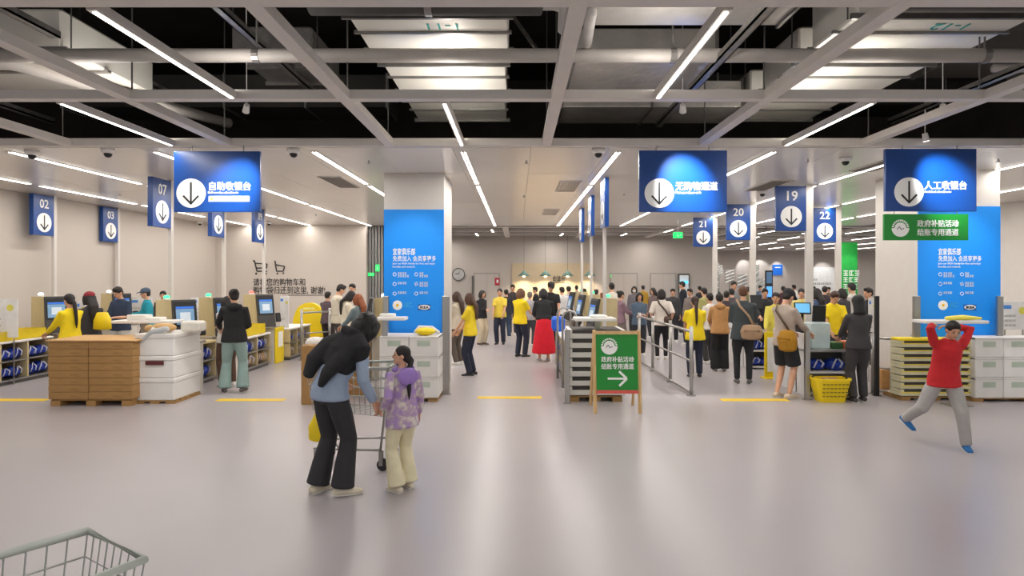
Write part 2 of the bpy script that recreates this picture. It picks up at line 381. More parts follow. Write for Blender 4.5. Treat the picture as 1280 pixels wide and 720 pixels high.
for k, (px, py) in enumerate([(710, 233), (688, 265), (425, 228), (960, 232), (250, 240), (1105, 205)]):
    Y = (CZ-HC)*F/(VY-py); x = X(px, Y)
    lb = 'grey slatted air vent flush in the white ceiling, %s' % ('right of centre, larger', 'right of centre, farther back', 'left of the blue column', 'right of the middle hanging sign', 'behind the left hanging sign', 'left of the right hanging sign')[k]
    if v0 is None:
        v0 = thing('air_vent', lb, 'vent', (x, Y, CZ-.012), 0, 'air vents in the white ceiling')
        MB().box(-.2, .2, -.65, -.63, 0, .012).box(-.2, .2, .63, .65, 0, .012).box(-.2, -.18, -.65, .65, 0, .012).box(.18, .2, -.65, .65, 0, .012).build('frame', GRID, v0)
        s = MB()
        for q in range(9): s.box(-.175+q*.04, -.165+q*.04, -.63, .63, 0, .012)
        s.build('louvre', mat('#8e8984', .6), v0)
    else: dup(v0, (x, Y, CZ-.012), label=lb)

# ------------------------------------------------------------------ columns with blue posters
FLOWER = mat('#f3efe6', .5); 
def chars(mb, x, z, n, h, y, gap=.2):
    for k in range(n):
        x0 = x+k*h*(1+gap*.5)
        w = h*.86
        mb.box(x0, x0+w, y-.003, y, z+h*.82, z+h).box(x0, x0+w, y-.003, y, z, z+h*.16).box(x0+w*.42, x0+w*.6, y-.003, y, z, z+h)
        if k % 2: mb.box(x0, x0+w*.16, y-.003, y, z, z+h)
        else: mb.box(x0, x0+w, y-.003, y, z+h*.42, z+h*.56)
def column(x0, x1, Y, dep, label, textx, post_top=262, post_bot=470):
    t = thing('column', label, 'column', ((x0+x1)/2, Y+dep/2, 0)); lx0, lx1 = x0-(x0+x1)/2, x1-(x0+x1)/2; fy_ = -dep/2
    box(lx0, lx1, fy_, dep/2, 0, CZ).build('shaft', WHW, t)
    box(lx0, lx1, fy_-.012, fy_, Z(post_bot, Y), Z(post_top, Y)).build('poster', POSTB, t)
    box(lx0-.004, lx1+.004, fy_-.03, fy_-.012, 0, Z(post_bot, Y)).build('kick_board', PLY, t)
    s = Y/F; px0 = X(textx, Y)-(x0+x1)/2; y = fy_-.013
    text('宜家俱乐部', (px0, y, Z(318, Y)), 9*s, WPRINT, t, bold=.0015, wid=28*s)
    text('免费加入 会员享更多', (px0, y, Z(326, Y)), 7.5*s, WPRINT, t, bold=.0006, wid=54*s)
    text('Join our IKEA Family for free and enjoy', (px0, y, Z(330.5, Y)), 3.4*s, WPRINT, t, wid=53*s)
    text('benefits and rewards.', (px0, y, Z(334.5, Y)), 3.4*s, WPRINT, t, wid=28*s)
    pr = MB()
    for r, (py, n1, n2) in enumerate(((343, 2, 2), (355, 1, 2), (367, 1, 1))):
        for c_ in (0, 1):
            cx = px0+(c_*27+2.5)*s; cz = Z(py, Y)
            for a in range(8):
                g0, g1 = a*math.pi/4, (a+1)*math.pi/4; rr = 2.1*s
                if c_ == 1 and r == 1: rr = (1.3+.9*(a % 2))*s
                pr.tube([(cx+rr*math.cos(g0), y-.003, cz+rr*math.sin(g0)), (cx+rr*math.cos(g1), y-.003, cz+rr*math.sin(g1))], .0045, 4)
            chars(pr, cx+4*s, cz-.2*s, (4, 2) [c_] if r == 0 else 4, 2.6*s, y)
            if (n1, n2)[c_] == 2: chars(pr, cx+4*s, cz-3.4*s, 5 if c_ == 0 else 4, 2.6*s, y)
    tag(pr.build('benefit_list', WPRINT, t), kind='stuff')
    cx = px0+6*s; cz = Z(381.5, Y)
    MB().prism([(cx+6*s*math.cos(a*R(15)), cz+6*s*math.sin(a*R(15))) for a in range(24)], 'y', y-.004, y).build('flower_disc', FLOWER, t)
    pet = MB()
    for a in range(10):
        g = a*R(36); pet.ell((cx+2.8*s*math.cos(g), y-.005, cz+2.8*s*math.sin(g)), (1.2*s, .002, 1.2*s), None, 8, 6)
    pet.build('petals', WPRINT, t)
    MB().ell((cx, y-.006, cz), (1.9*s, .003, 1.9*s)).build('flower_centre', mat('#eebb22', .5), t)
    px_ = px0+14*s; small = MB()
    for q, n in enumerate((7, 5, 8)): chars(small, px_, Z(379.5+q*2.2, Y), n, 1.3*s, y)
    tag(small.build('small_print', mat('#4fc8f5', .5), t), kind='stuff')
    lx = px0+39.5*s; lz = Z(384, Y)
    box(lx-8*s, lx+8*s, y-.004, y, lz-3.6*s, lz+3.6*s).build('logo_plate', mat('#1663b8', .5), t)
    MB().prism([(lx+7.3*s*math.cos(a*R(15)), lz+3*s*math.sin(a*R(15))) for a in range(24)], 'y', y-.007, y-.003).build('logo_oval', WPRINT, t)
    text('IKEA', (lx, y-.008, lz-1.5*s), 4.2*s, INK, t, bold=.002, align='CENTER', name='logo_lettering', wid=11*s)
    return t
column(X(480, 10.15), X(555, 10.15), 10.15, 1.2, 'square white column wrapped with a tall blue club poster, left of the centre aisle', 491)
column(X(1147, 9.8), X(1250, 9.8), 9.8, 1.15, 'square white column wrapped with a tall blue club poster, at the right edge', 1172, 258)

# ------------------------------------------------------------------ big hanging signs
def disc(cx, cz, r, y0, y1, n=32): return MB().prism([(cx+r*math.cos(2*math.pi*a/n), cz+r*math.sin(2*math.pi*a/n)) for a in range(n)], 'y', y0, y1)
def arrow(cx, cz, r, y0, y1, w):
    m = MB(); m.box(cx-w/2, cx+w/2, y0, y1, cz-.7*r, cz+.75*r)
    for s in (-1, 1):
        a = Vector((cx, cz-.72*r)); b = Vector((cx+s*.52*r, cz-.18*r)); d = (b-a).normalized(); n = Vector((-d.y, d.x))*w/2
        m.prism([(p.x, p.y) for p in (a-n-d*w*.3, b-n, b+n, a+n-d*w*.3)][::s], 'y', y0-.0005, y1)
    return m
def big_sign(px0, px1, py0, py1, label, zh, en, cpx, cpy, tpx, tpy, tw, enw, pill=None):
    Y = 7.96; s = Y/F; x0, x1 = X(px0, Y), X(px1, Y); z0, z1 = Z(py1, Y), Z(py0, Y)
    t = thing('hanging_sign', label, 'sign', ((x0+x1)/2, Y, z0)); ox = (x0+x1)/2
    box(x0-ox, x1-ox, 0, .05, 0, z1-z0, .004).build('board', SIGNB, t)
    for q in (.2, .8): MB().tube([((x0-ox)*(1-2*q), .03, z1-z0), ((x0-ox)*(1-2*q), .03, CZ-z0+.01)], .008, 6).build('hanger', STEEL, t)
    cx, cz, r = X(cpx, Y)-ox, Z(cpy, Y)-z0, 18.3*s
    disc(cx, cz, r, -.006, 0).build('disc', WPRINT, t)
    arrow(cx, cz, r, -.01, -.006, .022).build('arrow', INK, t)
    text(zh, (X(tpx, Y)-ox, -.002, Z(tpy, Y)-z0), 11.5*s, WPRINT, t, bold=.0014, wid=tw*s)
    text(en, (X(tpx, Y)-ox, -.002, Z(tpy+5, Y)-z0), 4*s, WPRINT, t, wid=enw*s, bold=.001)
    if pill:
        box(X(261, Y)-ox, X(312, Y)-ox, -.004, 0, Z(252, Y)-z0, Z(245, Y)-z0).build('white_strip', WPRINT, t)
        disc(X(265, Y)-ox, Z(248.5, Y)-z0, 2*s, -.007, -.004).build('green_dot', mat('#9ad05a', .5), t)
    return t
big_sign(217, 325, 189, 265, 'large blue hanging sign with down arrow for the self checkouts, at the left', '自助收银台', 'Self-service checkouts', 239, 241.5, 260, 237, 52, 38, True)
big_sign(799, 909, 188, 265, 'large blue hanging sign with down arrow for the exit without purchase, right of the middle', '无购物通道', 'Non-purchase exit', 824, 241.5, 844, 237, 53, 32)
big_sign(1107, 1221, 186, 264, 'large blue hanging sign with down arrow for the staffed checkouts, at the right', '人工收银台', 'Assisted checkouts', 1136, 240, 1155, 236, 53, 34)
def spotlamp(x, y, z, to, power, deg, label, col=(1, 1, 1)):
    t = thing('spotlight', label, 'spotlight', (x, y, z)); d = (Vector(to)-Vector((x, y, z))).normalized()
    MB().tube([d*-.1, d*.0], [.03, .04], 12).build('lamp_head', WHITE, t)
    MB().tube([d*-.08, (0, 0, 6.61-z)], .006, 6).build('stem', WHITE, t)
    MB().tube([d*.0, d*.004], .034, 12).build('lens', mat('#ffffff', .5, emit=4), t)
    spot('spot_beam', Vector((x, y, z))+d*.07, to, power, deg, col, 1.0)
spotlamp(X(300, 7.0), 7.15, 3.78, (X(293, 7.9), 7.9, Z(232, 7.9)), 270, 42, 'small white spotlight aimed at the left hanging sign')
spotlamp(X(858, 7.0), 7.15, 3.78, (X(856, 7.9), 7.9, Z(226, 7.9)), 430, 46, 'small white spotlight aimed at the middle hanging sign')
spotlamp(X(1190, 7.0), 7.15, 3.78, (X(1180, 7.9), 7.9, Z(226, 7.9)), 290, 42, 'small white spotlight aimed at the right hanging sign')
spotlamp(X(1163, 7.78), 7.86, 3.60, (X(1165, 7.9), 7.9, Z(215, 7.9)), 3, 60, 'tiny light grazing the top edge of the right hanging sign', (.4, .7, 1))
# green sign under the right one
t = thing('hanging_sign', 'green hanging banner sign below the right blue sign', 'sign', (X(1162, 7.9), 7.96, Z(300, 7.9))); zz = Z(300, 7.9); oo = X(1162, 7.9); s = 7.9/F
box(-53*s, 53*s, 0, .04, 0, 33*s, .003).build('board', SIGNG, t)
for q in (-.4, .4): MB().tube([(q, .02, 33*s), (q, .02, 37.5*s)], .005, 6).build('hanger', STEEL, t)
def seal(cx, cz, r, par, y=-.001, M=None):
    def fin(m, n, mm, stuff=False):
        if M is not None: m.v = [tuple(M @ Vector(p)) for p in m.v]
        o = m.build(n, mm, par)
        if stuff: o['kind'] = 'stuff'
    pts = [(cx+r*math.cos(R(180+k*15)), cz+r*.12+r*math.sin(R(180+k*15))) for k in range(13)]+[(cx+r*.66*math.cos(R(k*18)), cz+r*.12+r*.66*math.sin(R(k*18))) for k in range(11)]
    fin(MB().prism(pts, 'y', y-.004, y), 'seal_bowl', WPRINT)
    m = MB()
    for k in range(11):
        g = R(12+k*15.6); c_ = Vector((cx+r*.88*math.cos(g), 0, cz+r*.12+r*.88*math.sin(g))); m.box(-.08*r, .08*r, y-.004, y, -.1*r, .1*r, 0, Matrix.Translation(c_) @ Matrix.Rotation(-(g-R(90)), 4, 'Y'))
    fin(m, 'seal_lettering', WPRINT, True)
    fin(MB().tube([(cx-.4*r, y-.006, cz+.0*r), (cx-.15*r, y-.006, cz+.28*r), (cx+.1*r, y-.006, cz-.05*r), (cx+.38*r, y-.006, cz+.1*r)], r*.06, 5), 'seal_mark', mat('#77797c', .5))
seal((1129-1162)*s, (300-286)*s, 11*s, t)
text('政府补贴活动', ((1150-1162)*s, -.002, (300-282.5)*s), 9.5*s, WPRINT, t, bold=.001, wid=52*s)
text('结账专用通道', ((1150-1162)*s, -.002, (300-293.5)*s), 9.5*s, WPRINT, t, bold=.001, wid=52*s)

# ------------------------------------------------------------------ lane number signs on poles
def lane_sign(x, Y, num, face, label, top=3.545):
    """face: 'cam' faces the camera, 'E' faces +X, 'W' faces -X"""
    rz = {'cam': 0, 'E': R(90), 'W': R(-90)}[face]
    t = thing('lane_sign', label, 'sign', (x, Y, 0), rz); w, h = .55, .82; z0 = top-h
    bx0, bx1 = {'E': (0, w), 'W': (-w, 0), 'cam': (-w/2, w/2)}[face]; th = .09 if face == 'E' else .07
    box(bx0, bx1, 0, th, z0, top, .004).build('board', SIGNB, t)
    if face == 'W': box(-w/2-.04, -w/2+.04, th/2-.025, th/2+.025, 0, z0).build('pole', WHW, t)
    elif face == 'E': box(w, w+.08, .0, .06, 0, CZ).build('pole', WHW, t)
    else: box(w/2, w/2+.13, .0, .07, 0, CZ).build('pole', WHW, t)
    if face == 'W': box(-w/2-.03, -w/2+.03, th/2-.01, th/2+.01, top, CZ).build('ceiling_bracket', WHW, t)
    cx = (bx0+bx1)/2; cz = z0+.26; r = .195
    disc(cx, cz, r, -.006, 0).build('disc', WPRINT, t)
    arrow(cx, cz, r, -.01, -.006, .026).build('arrow', INK, t)
    text(num, (cx, -.002, z0+.555), .25, WPRINT, t, bold=.003, align='CENTER', name='number')
    if face != 'cam':
        pass
    return t
lane_sign(X(989, 11.4), 11.4, '19', 'cam', 'blue lane sign 19 on a white pole, the largest and nearest of the right signs')
lane_sign(X(923, 14.3), 14.3, '20', 'cam', 'blue lane sign 20 on a white pole, right below the middle hanging sign')
lane_sign(X(879, 17.6), 17.6, '21', 'cam', 'blue lane sign 21 on a white pole, the smallest, by the green exit sign')
lane_sign(X(1031, 15.1), 15.1, '22', 'cam', 'blue lane sign 22 on a white pole, rightmost of the lane signs')
lane_sign(X(42, 12.4), 12.4, '02', 'E', 'blue lane sign 02 turned sideways by the left wall, nearest the left edge')
lane_sign(X(129, 14.75), 14.75, '03', 'E', 'blue lane sign 03 turned sideways, second from the left edge')
lane_sign(X(191, 10.3), 10.3, '07', 'E', 'blue lane sign 07 sticking out left of the left hanging sign')
lane_sign(X(265, 12.9), 12.9, '08', 'E', 'blue lane sign half hidden behind the left hanging sign')
lane_sign(X(319, 15.1), 15.1, '09', 'E', 'blue lane sign 09 right of the left hanging sign')
lane_sign(X(756, 10.4), 10.4, '12', 'W', 'blue lane sign seen edge on in the middle, nearest')
lane_sign(X(739, 12.7), 12.7, '11', 'W', 'blue lane sign seen edge on in the middle, second')
lane_sign(X(727, 15.1), 15.1, '10', 'W', 'blue lane sign seen edge on in the middle, farthest')
for (x, y, tx, ty, e) in ((5.1, 13.1, 5.08, 14.3, 40), (7.46, 13.9, 7.45, 15.1, 40), (-4.9, 10.55, -6.0, 10.6, 40), (-5.1, 13.1, -6.3, 13.15, 40), (-5.1, 15.3, -6.3, 15.4, 40), (.4, 10.1, 1.47, 10.15, 30), (.5, 12.4, 1.5, 12.45, 30), (.5, 14.8, 1.55, 14.85, 30)):
    spot('sign_spot', (x, y, 3.5), (tx, ty, 2.92), e, 34, (.92, .96, 1), .8)
for x, Y, w in ((X(517, 10.15), 10.15, 1), (X(1198, 9.8), 9.8, 1.6)):
    spot('poster_spot', (x, Y-1.1, 3.52), (x, Y, 1.9), 45*w, 62, (1, 1, 1), .9)

# ------------------------------------------------------------------ stacks of cartons
def pallet(x0, x1, y0, y1, label, m=PALLET, h=.12):
    t = thing('pallet', label, 'pallet', ((x0+x1)/2, (y0+y1)/2, 0)); a, b = (x1-x0)/2, (y1-y0)/2
    for k in range(5): 
        c = -b+(2*b)*(k+.5)/5; box(-a, a, c-b*.16, c+b*.16, h-.022, h).build('deck_board', m, t)
    for i in (-1, 0, 1):
        for j in (-1, 0, 1): box(i*(a-.07)-.07, i*(a-.07)+.07, j*(b-.07)-.07, j*(b-.07)+.07, .02, h-.022).build('block', m, t)
    for i in (-1, 0, 1): box(i*(a-.07)-.07, i*(a-.07)+.07, -b, b, 0, .02).build('runner', m, t)
def carton(x0, x1, y0, y1, z0, z1, name, label, group, m, style='flat'):
    t = thing(name, label, 'box', ((x0+x1)/2, (y0+y1)/2, z0), 0, group); a, b, h = (x1-x0)/2-.003, (y1-y0)/2-.003, z1-z0
    j = random.uniform(-.006, .006)
    if style == 'flat':
        box(-a, a, -b+j, b+j, .002, h-.002, .006).build('body', m, t)
        box(a*.1, a*.5, -b+j-.002, -b+j+.002, h*.3, h*.55).build('print', mat('#9b7746', .8), t)
    elif style == 'crate':
        box(-a+.012, a-.012, -b+.012, b-.012, .002, h-.06, .01).build('body', m, t)
        box(-a, a, -b, b, h-.07, h-.002, .012).build('lid', m, t)
    elif style == 'tier':
        box(-a, a, -b+j, b+j, .012, h*.62, .008).build('body', m, t)
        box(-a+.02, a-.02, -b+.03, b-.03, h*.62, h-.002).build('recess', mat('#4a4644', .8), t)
        box(-a, -a+.05, -b, b, h*.6, h).build('corner', m, t); box(a-.05, a, -b, b, h*.6, h).build('corner', m, t)
    elif style == 'hand':
        box(-a, a, -b, b, .002, h-.002, .008).build('body', m, t)
        box(-a*.45, a*.45, -b-.002, -b+.002, h*.52, h*.8).build('handhold', mat('#aebaaa', .7), t)
        box(-a, a, -b-.003, b+.003, h-.03, h-.012).build('lid_edge', mat('#c9c5c1', .6), t)
    return t
# brown flat cartons at the left
bx0, bx1, by0, by1 = X(60, 9.1), X(166, 9.1), 9.1, 9.9; mid = (bx0+bx1)/2-.03
pallet(bx0+.03, bx1-.03, by0+.01, by1, 'low wooden pallet under the stack of flat brown cartons', CARD, .1)
for c_, (a, b) in enumerate(((bx0, mid), (mid, bx1))):
    for k in range(8):
        z = .1+k*.105
        carton(a, b, by0, by1, z, z+.105, 'flat_carton', 'flat brown carton at the left, %s column, %s from the bottom' % (('left', 'right')[c_], ORD[k]), 'flat brown cartons at the left', CARD)
tag(box(bx0-.03, bx1+.05, by0-.02, by1+.02, .943, .965, .006).build('cardboard_sheet', mat('#c39a66', .8, var=.05)), 'loose cardboard sheet topping the brown carton stack at the left', 'cardboard')
# white crates next to them
cx0, cx1 = X(167, 9.26), X(218, 9.26)
pallet(cx0, cx1, 9.27, 10.03, 'wooden pallet under the white cartons beside the brown stack', PALLET, .05)
for k in range(3):
    carton(cx0, cx1, 9.26, 10.06, .05+k*.33, .05+k*.33+.33, 'white_carton', 'white lidded carton next to the brown stack, %s' % ('bottom', 'middle', 'top')[k], 'white cartons next to the brown stack', CART, 'crate')
tag(box(cx0+.18, cx0+.45, 9.248, 9.256, .58, .64).build('label_strip', mat('#5a2426', .5)), 'dark red label strip on the top white carton by the brown stack', 'label')
# plush / groceries on the crate
t = thing('plush_toy', 'tan and white plush toy lying on the white cartons', 'toy', (cx0+.28, 9.55, 1.04))
pl = mat('#cfa873', .9, bump=.5, bscale=60); MB().ell((0, 0, .07), (.2, .12, .07)).build('body', pl, t, True); MB().ell((-.2, -.02, .06), (.07, .07, .06)).build('head', pl, t, True)
for q in (-.1, .1): MB().tube([(q, -.08, .06), (q+.03, -.2, .02)], [.035, .028], 8, cap=1).build('leg', mat('#ddd3c3', .9), t, True)
tag(MB().tube([(cx0+.1, 9.28, .93), (cx0+.25, 9.3, 1.06), (cx0+.42, 9.36, 1.1)], [.03, .05, .05], 10, cap=1).build('grey_pouch', mat('#b9bcbd', .6)), 'long pale grey pouch hanging over the top white carton edge', 'pouch')
tag(box(cx0+.5, cx0+.8, 9.6, 9.85, 1.04, 1.2, .03).build('white_parcel', mat('#e6e2d8', .7)), 'white wrapped parcel on the white cartons below the screen', 'parcel')

def tray_table(px0, px1, py, Y, dep, label, polepx, items=True, zb=0):
    x0, x1 = X(px0, Y), X(px1, Y); z = Z(py, Y); xp = X(polepx, Y+dep/2)
    t = thing('tray_table', label, 'table', (xp, Y+dep/2, 0))
    box(x0-xp, x1-xp, -dep/2, dep/2, z-.045, z, .01).build('table_top', WHITE, t)
    box(-.04, .04, -.03, .03, .0, z-.045).build('pole', STEEL, t)
    box(-.16, .16, -.12, .12, 0, .012).build('base_plate', STEEL, t)
    return z
z = tray_table(138, 216, 401, 9.95, .36, 'white tray table behind the white cartons at the left', 180)
for k, (a, b, h) in enumerate(((158, 182, .09), (184, 200, .05))):
    tag(box(X(a, 10.0), X(b, 10.0), 10.0, 10.2, z, z+h, .01).build('paper_stack', mat('#efece6', .7)), 'stack of white papers on the left tray table, %s' % ('taller', 'lower')[k], 'paper')
# brown carton stacks left of the woman and behind her
carton(X(376, 9.2), X(402, 9.2)+.15, 9.2, 9.9, 0, Z(432, 9.2), 'tall_carton', 'tall plain brown carton left of the bending woman', None, CARD, 'flat')
tag(MB().ell((X(392, 9.4), 9.5, Z(430, 9.3)), (.16, .14, .09)).build('white_sack', mat('#e8e5e0', .8, bump=.6, bscale=20), None, True), 'crumpled white sack in the brown carton left of the woman', 'bag')
carton(X(440, 10.4), X(461, 10.4)+.04, 9.9, 10.4, 0, Z(412, 10.4), 'tall_carton', 'tall brown carton right behind the bending woman', None, CARD, 'flat')
# white cartons behind the girl
wx0, wx1 = X(474, 9.4), X(548, 9.4); wm = (wx0+wx1)/2
pallet(wx0+.02, wx1-.02, 9.42, 10.0, 'wooden pallet under the white cartons in front of the left column', PALLET, .06)
for k in range(3):
    for c_, (a, b) in enumerate(((wx0, wm), (wm, wx1))):
        carton(a, b, 9.4, 10.02, .06+k*.31, .06+k*.31+.31, 'white_carton', 'white carton in front of the left column, %s row, %s side' % (('bottom', 'middle', 'top')[k], ('left', 'right')[c_]), 'white cartons in front of the left column', CART, 'hand')
tag(MB().ell((wm+.22, 9.6, 1.05), (.16, .12, .06)).build('yellow_parcel', YEL, None, True), 'yellow parcel lying on the white cartons behind the girl', 'parcel')
tag(MB().tube([(wm+.05, 9.72, 1.03), (wm+.1, 9.75, 1.1), (wm+.3, 9.78, 1.09), (wm+.4, 9.75, 1.02)], .03, 8, cap=1).build('white_pouch', CART, None, True), 'white rumpled pouch behind the yellow parcel on the cartons', 'pouch')
z = tray_table(470, 506, 397, 9.35, .3, 'white tray table leaning at the left side of the left column', 481)
tag(box(X(474, 9.4), X(492, 9.4), 9.42, 9.6, z, z+.05, .01).build('paper_stack', mat('#efece6', .7)), 'white papers on the tray table by the left column', 'paper')
# middle stack of shallow tiers
mx0, mx1 = X(711, 9.4), X(782, 9.4)
pallet(mx0+.02, mx1-.05, 9.42, 10.1, 'wooden pallet under the shallow white trays behind the green board', PALLET, .09)
for k in range(7):
    carton(mx0, mx1, 9.4, 10.15, .09+k*.142, .09+(k+1)*.142, 'shallow_tray_box', 'shallow white box with dark gap behind the green board, %s from the bottom' % ORD[k], 'shallow white boxes behind the green board', CART, 'tier')
z = tray_table(719, 771, 398, 9.3, .45, 'white tray table above the shallow boxes in the middle', 747)
tag(MB().ell((X(748, 9.5), 9.5, z+.02), (.14, .1, .03)).build('white_cloth', mat('#f2f0ec', .8), None, True), 'crumpled white cloth on the middle tray table', 'cloth')
# right stack with yellow tiers
rx0, rx1 = X(1126, 9.5), X(1216, 9.5)
pallet(rx0+.02, rx1-.02, 9.52, 10.0, 'wooden pallet under the yellow edged boxes behind the boy', PALLET, .06)
YT = mat('#d9d3b0', .6, var=.12, scale=3)
for k in range(8):
    t = carton(rx0, rx1, 9.5-.0, 9.78, .06+k*.106, .06+(k+1)*.106, 'shallow_tray_box', 'shallow box with yellow edge behind the running boy, %s from the bottom' % ORD[k], 'yellow edged boxes behind the boy', YT, 'tier')
    box(-(rx1-rx0)/2, (rx1-rx0)/2, -.146, -.141, .06, .075).build('yellow_edge', mat('#e6cf45', .5), t)
tag(box(rx0, rx0+.95, 9.52, 9.76, .91, .95, .01).build('yellow_tray', YEL), 'yellow tray on top of the boxes behind the boy', 'tray')
z = tray_table(1158, 1237, 401, 9.0, .34, 'white tray table in front of the right column above the boy', 1196)
tag(MB().tube([(X(1184, 9.1), 9.1, z+.03), (X(1205, 9.1), 9.12, z+.04), (X(1225, 9.1), 9.1, z+.03)], [(.04, .03), (.06, .04), (.04, .02)], 10, cap=1).build('yellow_bag', mat('#e8dc5a', .6, bump=.4, bscale=20), None, True), 'pale yellow bag lying on the right tray table', 'bag')
qx = X(1219, 9.4)
pallet(qx, qx+1.7, 9.42, 9.76, 'wooden pallet under the white cartons at the right edge', PALLET, .06)
for k in range(3):
    for c_ in range(4):
        carton(qx+c_*.43, qx+(c_+1)*.43, 9.4, 9.76, .06+k*.305, .06+(k+1)*.305, 'white_carton', 'white carton at the right edge, %s row, %s from the left' % (('bottom', 'middle', 'top')[k], ORD[c_]), 'white cartons at the right edge', CART, 'hand')
# column guards
for k, (px, Y, y0, y1, dx) in enumerate(((557.5, 10.02, 370, 492, .06), (482.5, 10.06, 370, 470, .045), (1145.5, 9.66, 370, 485, .05), (1249.5, 9.66, 370, 485, .045), (1009, 9.6, 413, 498, .04), (1096, 9.9, 370, 480, .03), (709, 9.3, 412, 495, .04))):
    lb = ('upright steel guard post at the right side of the left column', 'upright steel guard post at the left side of the left column', 'upright steel guard post at the left side of the right column', 'upright steel guard post at the right side of the right column', 'short steel post at the corner of the staffed checkout', 'dark slim gate post left of the right column', 'steel post at the left side of the shallow white boxes')[k]
    x = X(px, Y); t = thing('steel_post', lb, 'post', (x, Y, 0)); m = STEEL if k != 5 else BLACK
    box(-dx, dx, -.03, .03, 0, Z(y0, Y), .008).build('shaft', m, t); box(-dx-.02, dx+.02, -.05, .05, 0, .012).build('base_plate', m, t)

# ------------------------------------------------------------------ A-frame board
t = thing('a_frame_board', 'wooden easel board with green poster and right arrow', 'sign', (X(772, 8.62), 8.62, 0)); s = 8.62/F; a = 28*s; H = 103*s
TW = .1
def lean(z): return TW*z/H
for sx in (-1, 1):
    MB().tube([(sx*a, 0, 0), (sx*a, TW, H)], .027, 4, side=(1, .0, 0)).build('front_leg', PINE, t)
    MB().tube([(sx*a, .55, 0), (sx*a, TW+.03, H)], .022, 4, side=(1, 0, 0)).build('rear_leg', PINE, t)
Ml = Matrix.Rotation(-math.atan2(TW, H), 4, 'X')
MB().box(-a, a, -.024, .024, H-.05, H, 0, Ml).build('top_rail', PINE, t)
MB().box(-a+.02, a-.02, -.02, .02, H*.24, H*.28, 0, Ml).build('tray', mat('#d85a50', .5), t)
MB().box(-a+.02, a-.02, -.01, .01, H*.28, H-.05, 0, Ml).build('board', SIGNG, t)
seal(-9.5*s, H*.8, 10.5*s, t, -.011, Ml)
rt = (R(90)-math.atan2(TW, H), 0, 0)
text('政府补贴活动', Ml @ Vector((-20*s, -.013, H*.625)), 7.6*s, WPRINT, t, rt, .0012, wid=41*s)
text('结账专用通道', Ml @ Vector((-20*s, -.013, H*.54)), 7.6*s, WPRINT, t, rt, .0012, wid=41*s)
ar = MB(); az = H*.42
ar.box(-12*s, 11*s, -.016, -.011, az-1.3*s, az+1.3*s)
for sg in (-1, 1):
    A_ = Vector((12*s, az)); B_ = Vector((2.5*s, az+sg*9*s)); d = (B_-A_).normalized(); n = Vector((-d.y, d.x))*1.4*s
    ar.prism([(p.x, p.y) for p in (A_-n, B_-n, B_+n, A_+n)], 'y', -.0165, -.011)
ar.v = [tuple(Ml @ Vector(p)) for p in ar.v]; ar.build('arrow', WPRINT, t)

# ------------------------------------------------------------------ rails
def rail(pts, label, h=1.1, mid=.55, low=True):
    t = thing('barrier_rail', label, 'railing', (pts[0][0], pts[0][1], 0)); o = Vector((pts[0][0], pts[0][1], 0))
    for p in pts:
        q = Vector((p[0], p[1], 0))-o; MB().tube([q, q+Vector((0, 0, h))], .03, 12).build('post', STEEL, t, True)
        MB().tube([q, q+Vector((0, 0, .012))], .07, 14).build('foot', STEEL, t)
    A, B = Vector((pts[0][0], pts[0][1], 0))-o, Vector((pts[-1][0], pts[-1][1], 0))-o
    for z, r in ((h-.08, .022), (mid, .016)) + (((.05, .022),) if low else ()):
        MB().tube([A+Vector((0, 0, z)), B+Vector((0, 0, z))], r, 10).build('rail', STEEL, t, True)
rail([(X(864, 9.9), 9.9), (X(838, 11.2), 11.2), (X(816, 12.5), 12.5), (X(799, 13.6), 13.6)], 'long steel queue barrier running back beside the green easel board')
rail([(X(1091, 10.1), 10.1), (X(1141, 9.75), 9.75)], 'short steel barrier left of the right column', .98, .42, True)
rail([(X(377, 14.1), 14.1), (X(412, 14.6), 14.6)], 'small steel barrier by the yellow stand at the left', 1.15, .6)
tag(box(X(1096, 10.6), 6.25, 10.45, 10.8, 0, .33, .01).build('wooden_box', mat('#c4945a', .6, stretch=(1, 8, 8))), 'low orange wooden box behind the short barrier', 'box')
# arch rails in the middle
for k, (px, Y) in enumerate(((712, 10.6), (705, 11.6))):
    x = X(px, Y); w = .12
    m = MB().tube([(x-w, Y, 0), (x-w, Y, 1.2), (x-w*.7, Y, 1.28), (x, Y, 1.31), (x+w*.7, Y, 1.28), (x+w, Y, 1.2), (x+w, Y, 0)], .02, 8)
    tag(m.build('arch_rail', STEEL, None, True), 'arched steel rail at the end of the middle shelf, %s' % ('nearer', 'farther')[k], 'railing')

# ------------------------------------------------------------------ floor tapes
TAPE = mat('#e8c21c', .5, var=.05)
for k, (p0, p1, py) in enumerate(((-30, 60, 500), (272, 356, 500), (597, 677, 497), (901, 985, 500))):
    Y = fy(py); tag(box(X(p0, Y), X(p1, Y), Y-.09, Y+.09, 0, .003).build('floor_tape', TAPE), 'yellow tape line on the floor, %s' % ('at the left edge', 'by the woman in jeans', 'in the centre aisle', 'in front of the man in shorts')[k], 'tape', 'yellow floor tape lines')

